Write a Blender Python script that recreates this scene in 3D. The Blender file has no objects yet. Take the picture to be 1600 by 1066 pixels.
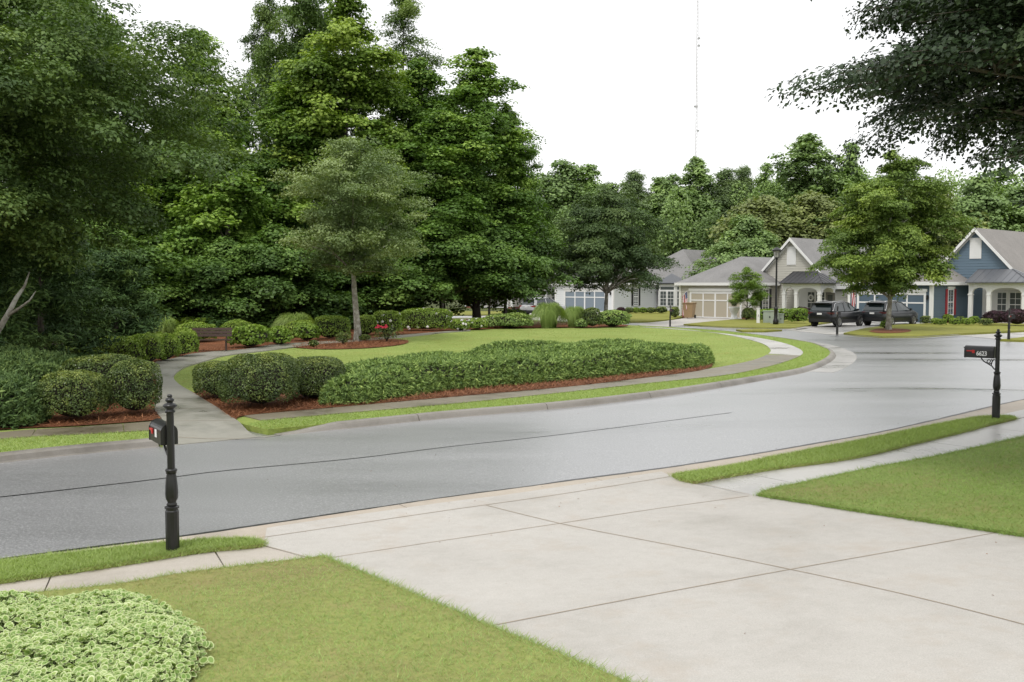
import bpy, bmesh, math, random
import numpy as np
from mathutils import Vector, Matrix

SC = bpy.context.scene
COL = SC.collection
R = math.radians

# ------------------------------------------------------------------ objects
def link(o, parent=None):
    COL.objects.link(o)
    if parent is not None:
        o.parent = parent
    return o

def tag(o, label=None, cat=None, group=None, kind=None):
    if label: o['label'] = label
    if cat: o['category'] = cat
    if group: o['group'] = group
    if kind: o['kind'] = kind
    return o

def thing(name, label, cat, loc=(0, 0, 0), rz=0.0, group=None):
    o = bpy.data.objects.new(name, None)
    o.empty_display_size = 0.2
    link(o)
    o.location = loc
    o.rotation_euler = (0, 0, rz)
    return tag(o, label, cat, group)

def copy_thing(root, label, loc, rz=0.0, scale=None, group=None):
    def cp(o, par):
        c = o.copy()
        COL.objects.link(c)
        c.parent = par
        for ch in list(o.children):
            cp(ch, c)
        return c
    c = cp(root, None)
    c.location = loc
    c.rotation_euler = (0, 0, rz)
    if scale is not None:
        c.scale = scale
    c['label'] = label
    if group: c['group'] = group
    return c

# ------------------------------------------------------------------ mesh builder
class MB:
    def __init__(self):
        self.v = []; self.f = []; self.m = []; self.s = []
        self.mi = 0; self.smooth = False
    def add(self, vs, fs):
        b = len(self.v)
        self.v += [tuple(p) for p in vs]
        for f in fs:
            self.f.append(tuple(b + i for i in f)); self.m.append(self.mi); self.s.append(self.smooth)
        return self
    def box(self, x0, x1, y0, y1, z0, z1, M=None):
        vs = [(x0,y0,z0),(x1,y0,z0),(x1,y1,z0),(x0,y1,z0),(x0,y0,z1),(x1,y0,z1),(x1,y1,z1),(x0,y1,z1)]
        if M is not None: vs = [M @ Vector(p) for p in vs]
        return self.add(vs, [(0,3,2,1),(4,5,6,7),(0,1,5,4),(1,2,6,5),(2,3,7,6),(3,0,4,7)])
    def cbox(self, c, s, M=None):
        return self.box(c[0]-s[0]/2, c[0]+s[0]/2, c[1]-s[1]/2, c[1]+s[1]/2, c[2]-s[2]/2, c[2]+s[2]/2, M)
    def prism(self, pts, z0, z1, M=None):
        n = len(pts)
        vs = [(p[0], p[1], z0) for p in pts] + [(p[0], p[1], z1) for p in pts]
        if M is not None: vs = [M @ Vector(p) for p in vs]
        fs = [tuple(range(n-1, -1, -1)), tuple(range(n, 2*n))]
        fs += [(i, (i+1) % n, n + (i+1) % n, n + i) for i in range(n)]
        return self.add(vs, fs)
    def lathe(self, prof, n=20, M=None, flute=None):
        vs = []; fs = []
        k = len(prof)
        for i, (r, z) in enumerate(prof):
            for j in range(n):
                a = 2*math.pi*j/n
                rr = r
                if flute and flute[0] <= z <= flute[1]:
                    rr = r*(1 + flute[3]*math.cos(flute[2]*a))
                p = Vector((rr*math.cos(a), rr*math.sin(a), z))
                vs.append(M @ p if M is not None else p)
        for i in range(k-1):
            for j in range(n):
                fs.append((i*n+j, i*n+(j+1) % n, (i+1)*n+(j+1) % n, (i+1)*n+j))
        fs.append(tuple(range(n-1, -1, -1)))
        fs.append(tuple((k-1)*n+j for j in range(n)))
        return self.add(vs, fs)
    def tube(self, pts, rad, n=8, M=None):
        V, F = tube_np(pts, rad, n)
        if M is not None: V = [M @ Vector(p) for p in V]
        return self.add(V, F)
    def loft(self, rings, close=True, cap=True):
        n = len(rings[0]); vs = [p for r in rings for p in r]; fs = []
        for i in range(len(rings)-1):
            for j in range(n if close else n-1):
                fs.append((i*n+j, i*n+(j+1) % n, (i+1)*n+(j+1) % n, (i+1)*n+j))
        if cap:
            fs.append(tuple(range(n-1, -1, -1)))
            fs.append(tuple((len(rings)-1)*n+j for j in range(n)))
        return self.add(vs, fs)
    def build(self, name, mats, parent=None, bevel=0.0, loc=None, weld=False):
        me = bpy.data.meshes.new(name)
        me.from_pydata(self.v, [], self.f)
        if not isinstance(mats, (list, tuple)): mats = [mats]
        for m in mats: me.materials.append(m)
        me.polygons.foreach_set('material_index', self.m)
        me.polygons.foreach_set('use_smooth', self.s)
        me.update()
        if bevel > 0 or weld:
            bm = bmesh.new(); bm.from_mesh(me)
            if weld: bmesh.ops.remove_doubles(bm, verts=bm.verts, dist=1e-4)
            if bevel > 0:
                es = [e for e in bm.edges if len(e.link_faces) == 2 and e.calc_face_angle(0) > 0.5]
                bmesh.ops.bevel(bm, geom=es, offset=bevel, segments=2, affect='EDGES', clamp_overlap=True)
            bmesh.ops.recalc_face_normals(bm, faces=bm.faces)
            bm.to_mesh(me); bm.free()
        o = bpy.data.objects.new(name, me)
        link(o, parent)
        if loc is not None: o.location = loc
        return o

def tube_np(pts, rad, n=8):
    pts = [Vector(p) for p in pts]
    k = len(pts)
    if not hasattr(rad, '__len__'): rad = [rad]*k
    vs = []; fs = []
    prev = None
    for i in range(k):
        d = (pts[min(i+1, k-1)] - pts[max(i-1, 0)])
        d = d.normalized() if d.length > 1e-9 else Vector((0, 0, 1))
        if prev is None:
            a = Vector((1, 0, 0)) if abs(d.x) < 0.8 else Vector((0, 1, 0))
        else:
            a = prev
        u = (a - d*a.dot(d))
        if u.length < 1e-6: u = d.orthogonal()
        u.normalize(); prev = u
        w = d.cross(u)
        for j in range(n):
            t = 2*math.pi*j/n
            vs.append(tuple(pts[i] + (u*math.cos(t) + w*math.sin(t))*rad[i]))
    for i in range(k-1):
        for j in range(n):
            fs.append((i*n+j, i*n+(j+1) % n, (i+1)*n+(j+1) % n, (i+1)*n+j))
    fs.append(tuple(range(n-1, -1, -1)))
    fs.append(tuple((k-1)*n+j for j in range(n)))
    return vs, fs

def np_mesh(name, blocks, mats):
    """blocks: list of (V (n,3), F (m,k) int, material index, colour (m,) or None)"""
    Vs = []; loops = []; starts = []; mi = []; col = []; nv = 0; nl = 0
    for V, F, m, c in blocks:
        V = np.asarray(V, np.float32).reshape(-1, 3); F = np.asarray(F, np.int32)
        if len(F) == 0: continue
        Vs.append(V); loops.append((F + nv).ravel())
        k = F.shape[1]
        starts.append(np.arange(len(F), dtype=np.int32)*k + nl)
        nl += F.size; nv += len(V)
        mi.append(np.full(len(F), m, np.int32))
        col.append(np.asarray(c, np.float32) if c is not None else np.full(len(F), 0.5, np.float32))
    V = np.concatenate(Vs); L = np.concatenate(loops); S = np.concatenate(starts)
    me = bpy.data.meshes.new(name)
    me.vertices.add(len(V)); me.vertices.foreach_set('co', V.ravel())
    me.loops.add(len(L)); me.loops.foreach_set('vertex_index', L)
    me.polygons.add(len(S)); me.polygons.foreach_set('loop_start', S)
    for m in mats: me.materials.append(m)
    me.polygons.foreach_set('material_index', np.concatenate(mi))
    at = me.attributes.new('tint', 'FLOAT', 'FACE')
    at.data.foreach_set('value', np.concatenate(col))
    me.update(calc_edges=True)
    return me

def mesh_obj(name, me, parent=None, loc=None):
    o = bpy.data.objects.new(name, me)
    link(o, parent)
    if loc is not None: o.location = loc
    return o

# ------------------------------------------------------------------ camera and terrain
CAMZ = 3.0
FPX = 1555.6
PITCH = math.atan(91.0/FPX)
CP, SP = math.cos(PITCH), math.sin(PITCH)
CA, SA = math.cos(R(28)), math.sin(R(28))
V0 = 11.85

def smooth(a, b, x):
    t = np.clip((x-a)/(b-a), 0, 1)
    return t*t*(3-2*t)

def T(x, y):
    """height of the road level at x, y"""
    x = np.asarray(x, float); y = np.asarray(y, float)
    s = V0 - (-SA*x + CA*y)
    up = 0.07*np.log1p(np.exp(np.clip((s-2.6)/0.35, -40, 40)))*0.35
    up = np.minimum(up, 1.2)
    z = 0.2 + 0.34*np.exp(-((x-9.5)/7.5)**2 - ((y-18)/10)**2) + up - 0.2*smooth(42, 86, y)
    return z

def ray(px, py):
    xn = (px-800)/FPX; yn = (533-py)/FPX
    return Vector((xn, CP + yn*SP, -SP + yn*CP))

def P(px, py, off=0.0):
    """ground point (x, y) seen at a pixel of the 1600 x 1066 photograph"""
    d = ray(px, py)
    lo, hi = 1.0, 400.0
    t = lo
    while t < hi:
        z = CAMZ + d.z*t
        if z <= float(T(d.x*t, d.y*t)) + off: break
        t *= 1.03
    a, b = t/1.03, t
    for _ in range(24):
        m = (a+b)/2
        if CAMZ + d.z*m <= float(T(d.x*m, d.y*m)) + off: b = m
        else: a = m
    return (d.x*b, d.y*b)

def GP(px, d):
    """ground point on pixel column px at distance d"""
    z = float(T(0, d))
    dc = d*CP - (z-CAMZ)*SP
    return ((px-800)/FPX*dc, d)

def HZ(py, d):
    """height seen at pixel row py at distance d"""
    r = ray(800, py)
    return CAMZ + d*r.z/r.y

def W(px, d, py):
    r = ray(px, py); t = d/r.y
    return Vector((r.x*t, d, CAMZ + r.z*t))

def Tz(x, y, off=0.0):
    return (x, y, float(T(x, y)) + off)

def wpts(seq, off=0.105):
    out = []
    for p in seq:
        if p[0] == 'w': out.append((p[1], p[2]))
        else: out.append(P(p[0], p[1], off))
    return out

def catmull(pts, n=6):
    out = []
    k = len(pts)
    for i in range(k-1):
        p0 = pts[max(i-1, 0)]; p1 = pts[i]; p2 = pts[i+1]; p3 = pts[min(i+2, k-1)]
        # centripetal parameterisation
        def dd(a, b): return max(math.dist(a, b)**0.5, 1e-4)
        t0 = 0; t1 = t0+dd(p0, p1); t2 = t1+dd(p1, p2); t3 = t2+dd(p2, p3)
        for j in range(n):
            t = t1 + (t2-t1)*j/n
            def L(a, b, ta, tb):
                if tb-ta < 1e-9: return a
                w = (t-ta)/(tb-ta)
                return tuple(a[q]+(b[q]-a[q])*w for q in range(len(a)))
            A1 = L(p0, p1, t0, t1) if i > 0 else p1
            A2 = L(p1, p2, t1, t2)
            A3 = L(p2, p3, t2, t3) if i < k-2 else p2
            B1 = L(A1, A2, t0, t2) if i > 0 else A2
            B2 = L(A2, A3, t1, t3) if i < k-2 else A2
            out.append(L(B1, B2, t1, t2))
    out.append(tuple(pts[-1]))
    return out

def resample(pts, n):
    pts = np.asarray(pts, float)
    d = np.r_[0, np.cumsum(np.linalg.norm(np.diff(pts, axis=0), axis=1))]
    t = np.linspace(0, d[-1], n)
    return np.stack([np.interp(t, d, pts[:, i]) for i in range(pts.shape[1])], 1)

def polydist(X, Y, poly, closed=True):
    """distance from points to a polyline"""
    poly = np.asarray(poly, float)
    A = poly; B = np.roll(poly, -1, axis=0)
    if not closed: A, B = poly[:-1], poly[1:]
    best = np.full(np.shape(X), 1e9)
    for a, b in zip(A, B):
        dx, dy = b-a
        L2 = dx*dx+dy*dy + 1e-12
        t = np.clip(((X-a[0])*dx+(Y-a[1])*dy)/L2, 0, 1)
        best = np.minimum(best, np.hypot(X-a[0]-t*dx, Y-a[1]-t*dy))
    return best

def inpoly(X, Y, poly):
    poly = np.asarray(poly, float)
    inside = np.zeros(np.shape(X), bool)
    A = poly; B = np.roll(poly, -1, axis=0)
    for a, b in zip(A, B):
        c = ((a[1] > Y) != (b[1] > Y))
        with np.errstate(divide='ignore', invalid='ignore'):
            xi = (b[0]-a[0])*(Y-a[1])/(b[1]-a[1]+1e-15)+a[0]
        inside ^= c & (X < xi)
    return inside

def sheet(name, poly, off, mat, skirt=0.0, step=0.8, label=None, kind='structure', offf=None, cat=None, uvlike=False):
    """a draped polygon; off above the road level; skirt = depth of its edge"""
    bm = bmesh.new()
    vs = [bm.verts.new((p[0], p[1], 0)) for p in poly]
    f = bm.faces.new(vs)
    f.normal_update()
    if f.normal.z < 0: f.normal_flip()
    bmesh.ops.triangulate(bm, faces=bm.faces[:], ngon_method='EAR_CLIP')
    xs = [p[0] for p in poly]; ys = [p[1] for p in poly]
    def cuts(lo, hi, base):
        c = []; t = lo + base
        while t < hi: c.append(t); t += base
        return c
    for x in cuts(min(xs), max(xs), step):
        bmesh.ops.bisect_plane(bm, geom=bm.verts[:]+bm.edges[:]+bm.faces[:], plane_co=(x, 0, 0), plane_no=(1, 0, 0), dist=1e-5)
    for y in cuts(min(ys), max(ys), step):
        bmesh.ops.bisect_plane(bm, geom=bm.verts[:]+bm.edges[:]+bm.faces[:], plane_co=(0, y, 0), plane_no=(0, 1, 0), dist=1e-5)
    for v in bm.verts:
        o = off if offf is None else float(offf(v.co.x, v.co.y))
        v.co.z = float(T(v.co.x, v.co.y)) + o
    if skirt > 0:
        be = [e for e in bm.edges if e.is_boundary]
        r = bmesh.ops.extrude_edge_only(bm, edges=be)
        for g in r['geom']:
            if isinstance(g, bmesh.types.BMVert): g.co.z -= skirt
    bmesh.ops.recalc_face_normals(bm, faces=bm.faces)
    me = bpy.data.meshes.new(name); bm.to_mesh(me); bm.free()
    # make sure the tops look up
    s = sum(p.normal.z*p.area for p in me.polygons)
    if s < 0: me.flip_normals()
    me.materials.append(mat)
    o = mesh_obj(name, me)
    if kind: o['kind'] = kind
    if label: o['label'] = label
    if cat: o['category'] = cat
    return o

def ribbon(name, line, width, off, mat, kind='structure', taper=None):
    """narrow strip lying on the ground along a world polyline"""
    mb = MB()
    return ribbon_into(mb, line, width, off).build(name, mat) if kind is None else tag(ribbon_into(mb, line, width, off, taper).build(name, mat), kind=kind)

def ribbon_into(mb, line, width, off, taper=None, offf=None):
    n = max(2, int(sum(math.dist(line[i], line[i+1]) for i in range(len(line)-1))/0.4)+1)
    pts = resample(line, n)
    d = np.gradient(pts, axis=0); d /= np.linalg.norm(d, axis=1)[:, None]+1e-9
    nn = np.stack([-d[:, 1], d[:, 0]], 1)
    vs = []; fs = []
    for i in range(n):
        w = width/2 * (1 if taper is None else taper[0]+(taper[1]-taper[0])*i/(n-1))
        for s in (1, -1):
            x, y = pts[i]+nn[i]*w*s
            o = off if offf is None else off + float(offf(x, y))
            vs.append((x, y, float(T(x, y))+o))
    for i in range(n-1): fs.append((2*i, 2*i+1, 2*i+3, 2*i+2))
    return mb.add(vs, fs)

def sn(p, freq, seed, n=6):
    """cheap smooth noise in about -1..1"""
    rg = np.random.default_rng(seed)
    k = rg.normal(size=(n, 3)); k /= np.linalg.norm(k, axis=1)[:, None]
    k *= freq*rg.uniform(0.6, 1.6, (n, 1)); ph = rg.uniform(0, 6.28, n)
    return np.sin(p @ k.T + ph).sum(1)/math.sqrt(n)*0.8

def unit(v):
    return v/(np.linalg.norm(v, axis=-1, keepdims=True)+1e-9)
# ------------------------------------------------------------------ materials
def newmat(name):
    m = bpy.data.materials.new(name); m.use_nodes = True
    nt = m.node_tree
    for n in list(nt.nodes): nt.nodes.remove(n)
    out = nt.nodes.new('ShaderNodeOutputMaterial')
    return m, nt, out

def N(nt, typ, **kw):
    n = nt.nodes.new(typ)
    for k, v in kw.items():
        if k == 'inp':
            for a, b in v.items(): n.inputs[a].default_value = b
        else: setattr(n, k, v)
    return n

def c4(c): return (c[0], c[1], c[2], 1.0)

def plain(name, col, rough=0.6, metal=0.0, spec=0.5, var=0.0, scale=3.0, bump=0.0, bscale=40.0, coat=0.0, trans=0.0, ior=None):
    m, nt, out = newmat(name)
    b = N(nt, 'ShaderNodeBsdfPrincipled')
    b.inputs['Base Color'].default_value = c4(col)
    b.inputs['Roughness'].default_value = rough
    b.inputs['Metallic'].default_value = metal
    b.inputs['Specular IOR Level'].default_value = spec
    b.inputs['Coat Weight'].default_value = coat
    b.inputs['Transmission Weight'].default_value = trans
    nt.links.new(b.outputs[0], out.inputs[0])
    tc = N(nt, 'ShaderNodeTexCoord')
    if var > 0:
        nz = N(nt, 'ShaderNodeTexNoise', inp={'Scale': scale, 'Detail': 6.0, 'Roughness': 0.65})
        nt.links.new(tc.outputs['Object'], nz.inputs['Vector'])
        mx = N(nt, 'ShaderNodeMix', data_type='RGBA')
        mx.inputs[6].default_value = c4([max(0, x*(1-var)) for x in col])
        mx.inputs[7].default_value = c4([min(1, x*(1+var)) for x in col])
        nt.links.new(nz.outputs['Fac'], mx.inputs[0])
        nt.links.new(mx.outputs[2], b.inputs['Base Color'])
    if bump > 0:
        nb = N(nt, 'ShaderNodeTexNoise', inp={'Scale': bscale, 'Detail': 5.0})
        nt.links.new(tc.outputs['Object'], nb.inputs['Vector'])
        bp = N(nt, 'ShaderNodeBump', inp={'Strength': bump, 'Distance': 0.01})
        nt.links.new(nb.outputs['Fac'], bp.inputs['Height'])
        nt.links.new(bp.outputs[0], b.inputs['Normal'])
    return m

def ramp(nt, fac, stops):
    r = N(nt, 'ShaderNodeValToRGB')
    e = r.color_ramp.elements
    while len(e) < len(stops): e.new(0.5)
    for i, (p, c) in enumerate(stops):
        e[i].position = p; e[i].color = c4(c)
    nt.links.new(fac, r.inputs[0])
    return r

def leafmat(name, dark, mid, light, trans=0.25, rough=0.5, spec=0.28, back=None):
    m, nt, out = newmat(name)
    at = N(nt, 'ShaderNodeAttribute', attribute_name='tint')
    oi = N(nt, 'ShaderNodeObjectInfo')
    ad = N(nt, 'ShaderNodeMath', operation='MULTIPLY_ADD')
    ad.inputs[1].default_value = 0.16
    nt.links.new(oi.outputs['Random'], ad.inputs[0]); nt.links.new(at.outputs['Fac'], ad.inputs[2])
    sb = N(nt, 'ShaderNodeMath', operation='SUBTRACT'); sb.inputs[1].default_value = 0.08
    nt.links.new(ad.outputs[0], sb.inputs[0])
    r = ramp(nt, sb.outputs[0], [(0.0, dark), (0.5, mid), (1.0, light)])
    b = N(nt, 'ShaderNodeBsdfPrincipled', inp={'Roughness': rough, 'Specular IOR Level': spec})
    nt.links.new(r.outputs[0], b.inputs['Base Color'])
    t = N(nt, 'ShaderNodeBsdfTranslucent')
    g = N(nt, 'ShaderNodeMix', data_type='RGBA', blend_type='MULTIPLY')
    g.inputs[0].default_value = 1.0; g.inputs[7].default_value = (1.15, 1.25, 0.5, 1)
    nt.links.new(r.outputs[0], g.inputs[6]); nt.links.new(g.outputs[2], t.inputs['Color'])
    mx = N(nt, 'ShaderNodeMixShader'); mx.inputs[0].default_value = trans
    nt.links.new(b.outputs[0], mx.inputs[1]); nt.links.new(t.outputs[0], mx.inputs[2])
    nt.links.new(mx.outputs[0], out.inputs[0])
    return m

def asphalt():
    m, nt, out = newmat('wet_asphalt')
    tc = N(nt, 'ShaderNodeTexCoord')
    b = N(nt, 'ShaderNodeBsdfPrincipled', inp={'Specular IOR Level': 0.5, 'Coat Weight': 1.0, 'Coat Roughness': 0.3, 'Coat IOR': 1.6})
    fine = N(nt, 'ShaderNodeTexNoise', inp={'Scale': 38.0, 'Detail': 4.0, 'Roughness': 0.85})
    grain = N(nt, 'ShaderNodeTexVoronoi', inp={'Scale': 45.0})
    big = N(nt, 'ShaderNodeTexNoise', inp={'Scale': 0.35, 'Detail': 6.0, 'Roughness': 0.6})
    mp = N(nt, 'ShaderNodeMapping'); mp.inputs['Rotation'].default_value = (0, 0, R(-28)); mp.inputs['Scale'].default_value = (0.18, 1.0, 1)
    nt.links.new(tc.outputs['Object'], mp.inputs['Vector'])
    nt.links.new(mp.outputs[0], big.inputs['Vector'])
    for n in (fine, grain): nt.links.new(tc.outputs['Object'], n.inputs['Vector'])
    r1 = ramp(nt, fine.outputs['Fac'], [(0.3, (0.12, 0.12, 0.12)), (0.52, (0.225, 0.226, 0.23)), (0.70, (0.52, 0.52, 0.52))])
    r2 = ramp(nt, big.outputs['Fac'], [(0.3, (0.42, 0.42, 0.43)), (0.44, (0.9, 0.9, 0.9)), (0.7, (1.1, 1.1, 1.1))])
    mu = N(nt, 'ShaderNodeMix', data_type='RGBA', blend_type='MULTIPLY'); mu.inputs[0].default_value = 1
    nt.links.new(r1.outputs[0], mu.inputs[6]); nt.links.new(r2.outputs[0], mu.inputs[7])
    nt.links.new(mu.outputs[2], b.inputs['Base Color'])
    rr = ramp(nt, big.outputs['Fac'], [(0.31, (0.10, 0.10, 0.10)), (0.38, (0.34, 0.34, 0.34)), (0.65, (0.42, 0.42, 0.42))])
    nt.links.new(rr.outputs[0], b.inputs['Roughness']); nt.links.new(rr.outputs[0], b.inputs['Coat Roughness'])
    bp = N(nt, 'ShaderNodeBump', inp={'Strength': 0.12, 'Distance': 0.003})
    nt.links.new(grain.outputs['Distance'], bp.inputs['Height'])
    nt.links.new(bp.outputs[0], b.inputs['Normal'])
    nt.links.new(b.outputs[0], out.inputs[0])
    return m

def concrete(name, col, dark, wet=0.0, rough=0.75, stain=None, sscale=0.6):
    m, nt, out = newmat(name)
    tc = N(nt, 'ShaderNodeTexCoord')
    b = N(nt, 'ShaderNodeBsdfPrincipled', inp={'Specular IOR Level': 0.5})
    big = N(nt, 'ShaderNodeTexNoise', inp={'Scale': sscale, 'Detail': 7.0, 'Roughness': 0.62})
    med = N(nt, 'ShaderNodeTexNoise', inp={'Scale': 7.0, 'Detail': 6.0, 'Roughness': 0.7})
    fine = N(nt, 'ShaderNodeTexNoise', inp={'Scale': 110.0, 'Detail': 3.0, 'Roughness': 0.7})
    for n in (big, med, fine): nt.links.new(tc.outputs['Object'], n.inputs['Vector'])
    r1 = ramp(nt, big.outputs['Fac'], [(0.30, dark), (0.5, col), (0.75, [min(1, c*1.07) for c in col])])
    r2 = ramp(nt, med.outputs['Fac'], [(0.28, (0.93, 0.925, 0.915)), (0.55, (1, 1, 1)), (0.8, (1.05, 1.05, 1.05))])
    r3 = ramp(nt, fine.outputs['Fac'], [(0.3, (0.78, 0.78, 0.78)), (0.6, (1.03, 1.03, 1.03))])
    mu = N(nt, 'ShaderNodeMix', data_type='RGBA', blend_type='MULTIPLY'); mu.inputs[0].default_value = 1
    mv = N(nt, 'ShaderNodeMix', data_type='RGBA', blend_type='MULTIPLY'); mv.inputs[0].default_value = 1
    nt.links.new(r1.outputs[0], mu.inputs[6]); nt.links.new(r2.outputs[0], mu.inputs[7])
    nt.links.new(mu.outputs[2], mv.inputs[6]); nt.links.new(r3.outputs[0], mv.inputs[7])
    last = mv.outputs[2]
    if stain:
        st = N(nt, 'ShaderNodeTexNoise', inp={'Scale': 1.7, 'Detail': 8.0, 'Roughness': 0.7})
        nt.links.new(tc.outputs['Object'], st.inputs['Vector'])
        rs = ramp(nt, st.outputs['Fac'], [(0.52, (0, 0, 0)), (0.72, (0.55, 0.55, 0.55))])
        ms = N(nt, 'ShaderNodeMix', data_type='RGBA')
        nt.links.new(rs.outputs[0], ms.inputs[0]); nt.links.new(last, ms.inputs[6]); ms.inputs[7].default_value = c4(stain)
        last = ms.outputs[2]
    nt.links.new(last, b.inputs['Base Color'])
    if wet > 0:
        rr = ramp(nt, big.outputs['Fac'], [(0.3, (0.2, 0.2, 0.2)), (0.5, (rough*0.7,)*3), (0.75, (rough, rough, rough))])
        nt.links.new(rr.outputs[0], b.inputs['Roughness'])
    else: b.inputs['Roughness'].default_value = rough
    bp = N(nt, 'ShaderNodeBump', inp={'Strength': 0.25, 'Distance': 0.003})
    nt.links.new(fine.outputs['Fac'], bp.inputs['Height']); nt.links.new(bp.outputs[0], b.inputs['Normal'])
    nt.links.new(b.outputs[0], out.inputs[0])
    return m

def turf(name, a, bcol, c, scale=1.0, dry=None):
    """lawn soil and thatch under the blades"""
    m, nt, out = newmat(name)
    tc = N(nt, 'ShaderNodeTexCoord')
    b = N(nt, 'ShaderNodeBsdfPrincipled', inp={'Roughness': 0.9, 'Specular IOR Level': 0.15})
    n1 = N(nt, 'ShaderNodeTexNoise', inp={'Scale': 0.5*scale, 'Detail': 8.0, 'Roughness': 0.62})
    n2 = N(nt, 'ShaderNodeTexNoise', inp={'Scale': 14.0*scale, 'Detail': 6.0, 'Roughness': 0.75})
    for n in (n1, n2): nt.links.new(tc.outputs['Object'], n.inputs['Vector'])
    r1 = ramp(nt, n1.outputs['Fac'], [(0.3, a), (0.5, bcol), (0.72, c)])
    r2 = ramp(nt, n2.outputs['Fac'], [(0.25, (0.62, 0.62, 0.6)), (0.5, (1, 1, 1)), (0.78, (1.28, 1.25, 1.2))])
    mu = N(nt, 'ShaderNodeMix', data_type='RGBA', blend_type='MULTIPLY'); mu.inputs[0].default_value = 1
    nt.links.new(r1.outputs[0], mu.inputs[6]); nt.links.new(r2.outputs[0], mu.inputs[7])
    last = mu.outputs[2]
    if dry:
        n3 = N(nt, 'ShaderNodeTexNoise', inp={'Scale': 1.3, 'Detail': 8.0, 'Roughness': 0.7})
        nt.links.new(tc.outputs['Object'], n3.inputs['Vector'])
        r3 = ramp(nt, n3.outputs['Fac'], [(0.5, (0, 0, 0)), (0.7, (0.6, 0.6, 0.6))])
        ms = N(nt, 'ShaderNodeMix', data_type='RGBA')
        nt.links.new(r3.outputs[0], ms.inputs[0]); nt.links.new(last, ms.inputs[6]); ms.inputs[7].default_value = c4(dry)
        last = ms.outputs[2]
    nt.links.new(last, b.inputs['Base Color'])
    bp = N(nt, 'ShaderNodeBump', inp={'Strength': 0.6, 'Distance': 0.03})
    nt.links.new(n2.outputs['Fac'], bp.inputs['Height']); nt.links.new(bp.outputs[0], b.inputs['Normal'])
    nt.links.new(b.outputs[0], out.inputs[0])
    return m

def straw(name):
    m, nt, out = newmat(name)
    tc = N(nt, 'ShaderNodeTexCoord')
    b = N(nt, 'ShaderNodeBsdfPrincipled', inp={'Roughness': 0.85, 'Specular IOR Level': 0.2})
    n1 = N(nt, 'ShaderNodeTexNoise', inp={'Scale': 30.0, 'Detail': 7.0, 'Roughness': 0.8, 'Distortion': 1.5})
    n2 = N(nt, 'ShaderNodeTexNoise', inp={'Scale': 1.5, 'Detail': 5.0})
    for n in (n1, n2): nt.links.new(tc.outputs['Object'], n.inputs['Vector'])
    r1 = ramp(nt, n1.outputs['Fac'], [(0.3, (0.05, 0.022, 0.012)), (0.5, (0.19, 0.075, 0.035)), (0.7, (0.36, 0.16, 0.07))])
    r2 = ramp(nt, n2.outputs['Fac'], [(0.3, (0.65, 0.65, 0.65)), (0.7, (1.15, 1.1, 1.05))])
    mu = N(nt, 'ShaderNodeMix', data_type='RGBA', blend_type='MULTIPLY'); mu.inputs[0].default_value = 1
    nt.links.new(r1.outputs[0], mu.inputs[6]); nt.links.new(r2.outputs[0], mu.inputs[7])
    nt.links.new(mu.outputs[2], b.inputs['Base Color'])
    bp = N(nt, 'ShaderNodeBump', inp={'Strength': 0.8, 'Distance': 0.03})
    nt.links.new(n1.outputs['Fac'], bp.inputs['Height']); nt.links.new(bp.outputs[0], b.inputs['Normal'])
    nt.links.new(b.outputs[0], out.inputs[0])
    return m

def barkmat(name, a, bcol, sc=(6, 6, 1.2), lichen=None):
    m, nt, out = newmat(name)
    tc = N(nt, 'ShaderNodeTexCoord'); mp = N(nt, 'ShaderNodeMapping'); mp.inputs['Scale'].default_value = sc
    nt.links.new(tc.outputs['Object'], mp.inputs['Vector'])
    n1 = N(nt, 'ShaderNodeTexNoise', inp={'Scale': 3.0, 'Detail': 8.0, 'Roughness': 0.7})
    nt.links.new(mp.outputs[0], n1.inputs['Vector'])
    b = N(nt, 'ShaderNodeBsdfPrincipled', inp={'Roughness': 0.9, 'Specular IOR Level': 0.2})
    r1 = ramp(nt, n1.outputs['Fac'], [(0.32, a), (0.68, bcol)])
    last = r1.outputs[0]
    if lichen:
        n2 = N(nt, 'ShaderNodeTexNoise', inp={'Scale': 5.0, 'Detail': 6.0})
        nt.links.new(tc.outputs['Object'], n2.inputs['Vector'])
        r2 = ramp(nt, n2.outputs['Fac'], [(0.47, (0, 0, 0)), (0.6, (0.8, 0.8, 0.8))])
        ms = N(nt, 'ShaderNodeMix', data_type='RGBA')
        nt.links.new(r2.outputs[0], ms.inputs[0]); nt.links.new(last, ms.inputs[6]); ms.inputs[7].default_value = c4(lichen)
        last = ms.outputs[2]
    nt.links.new(last, b.inputs['Base Color'])
    bp = N(nt, 'ShaderNodeBump', inp={'Strength': 0.6, 'Distance': 0.02})
    nt.links.new(n1.outputs['Fac'], bp.inputs['Height']); nt.links.new(bp.outputs[0], b.inputs['Normal'])
    nt.links.new(b.outputs[0], out.inputs[0])
    return m

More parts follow.
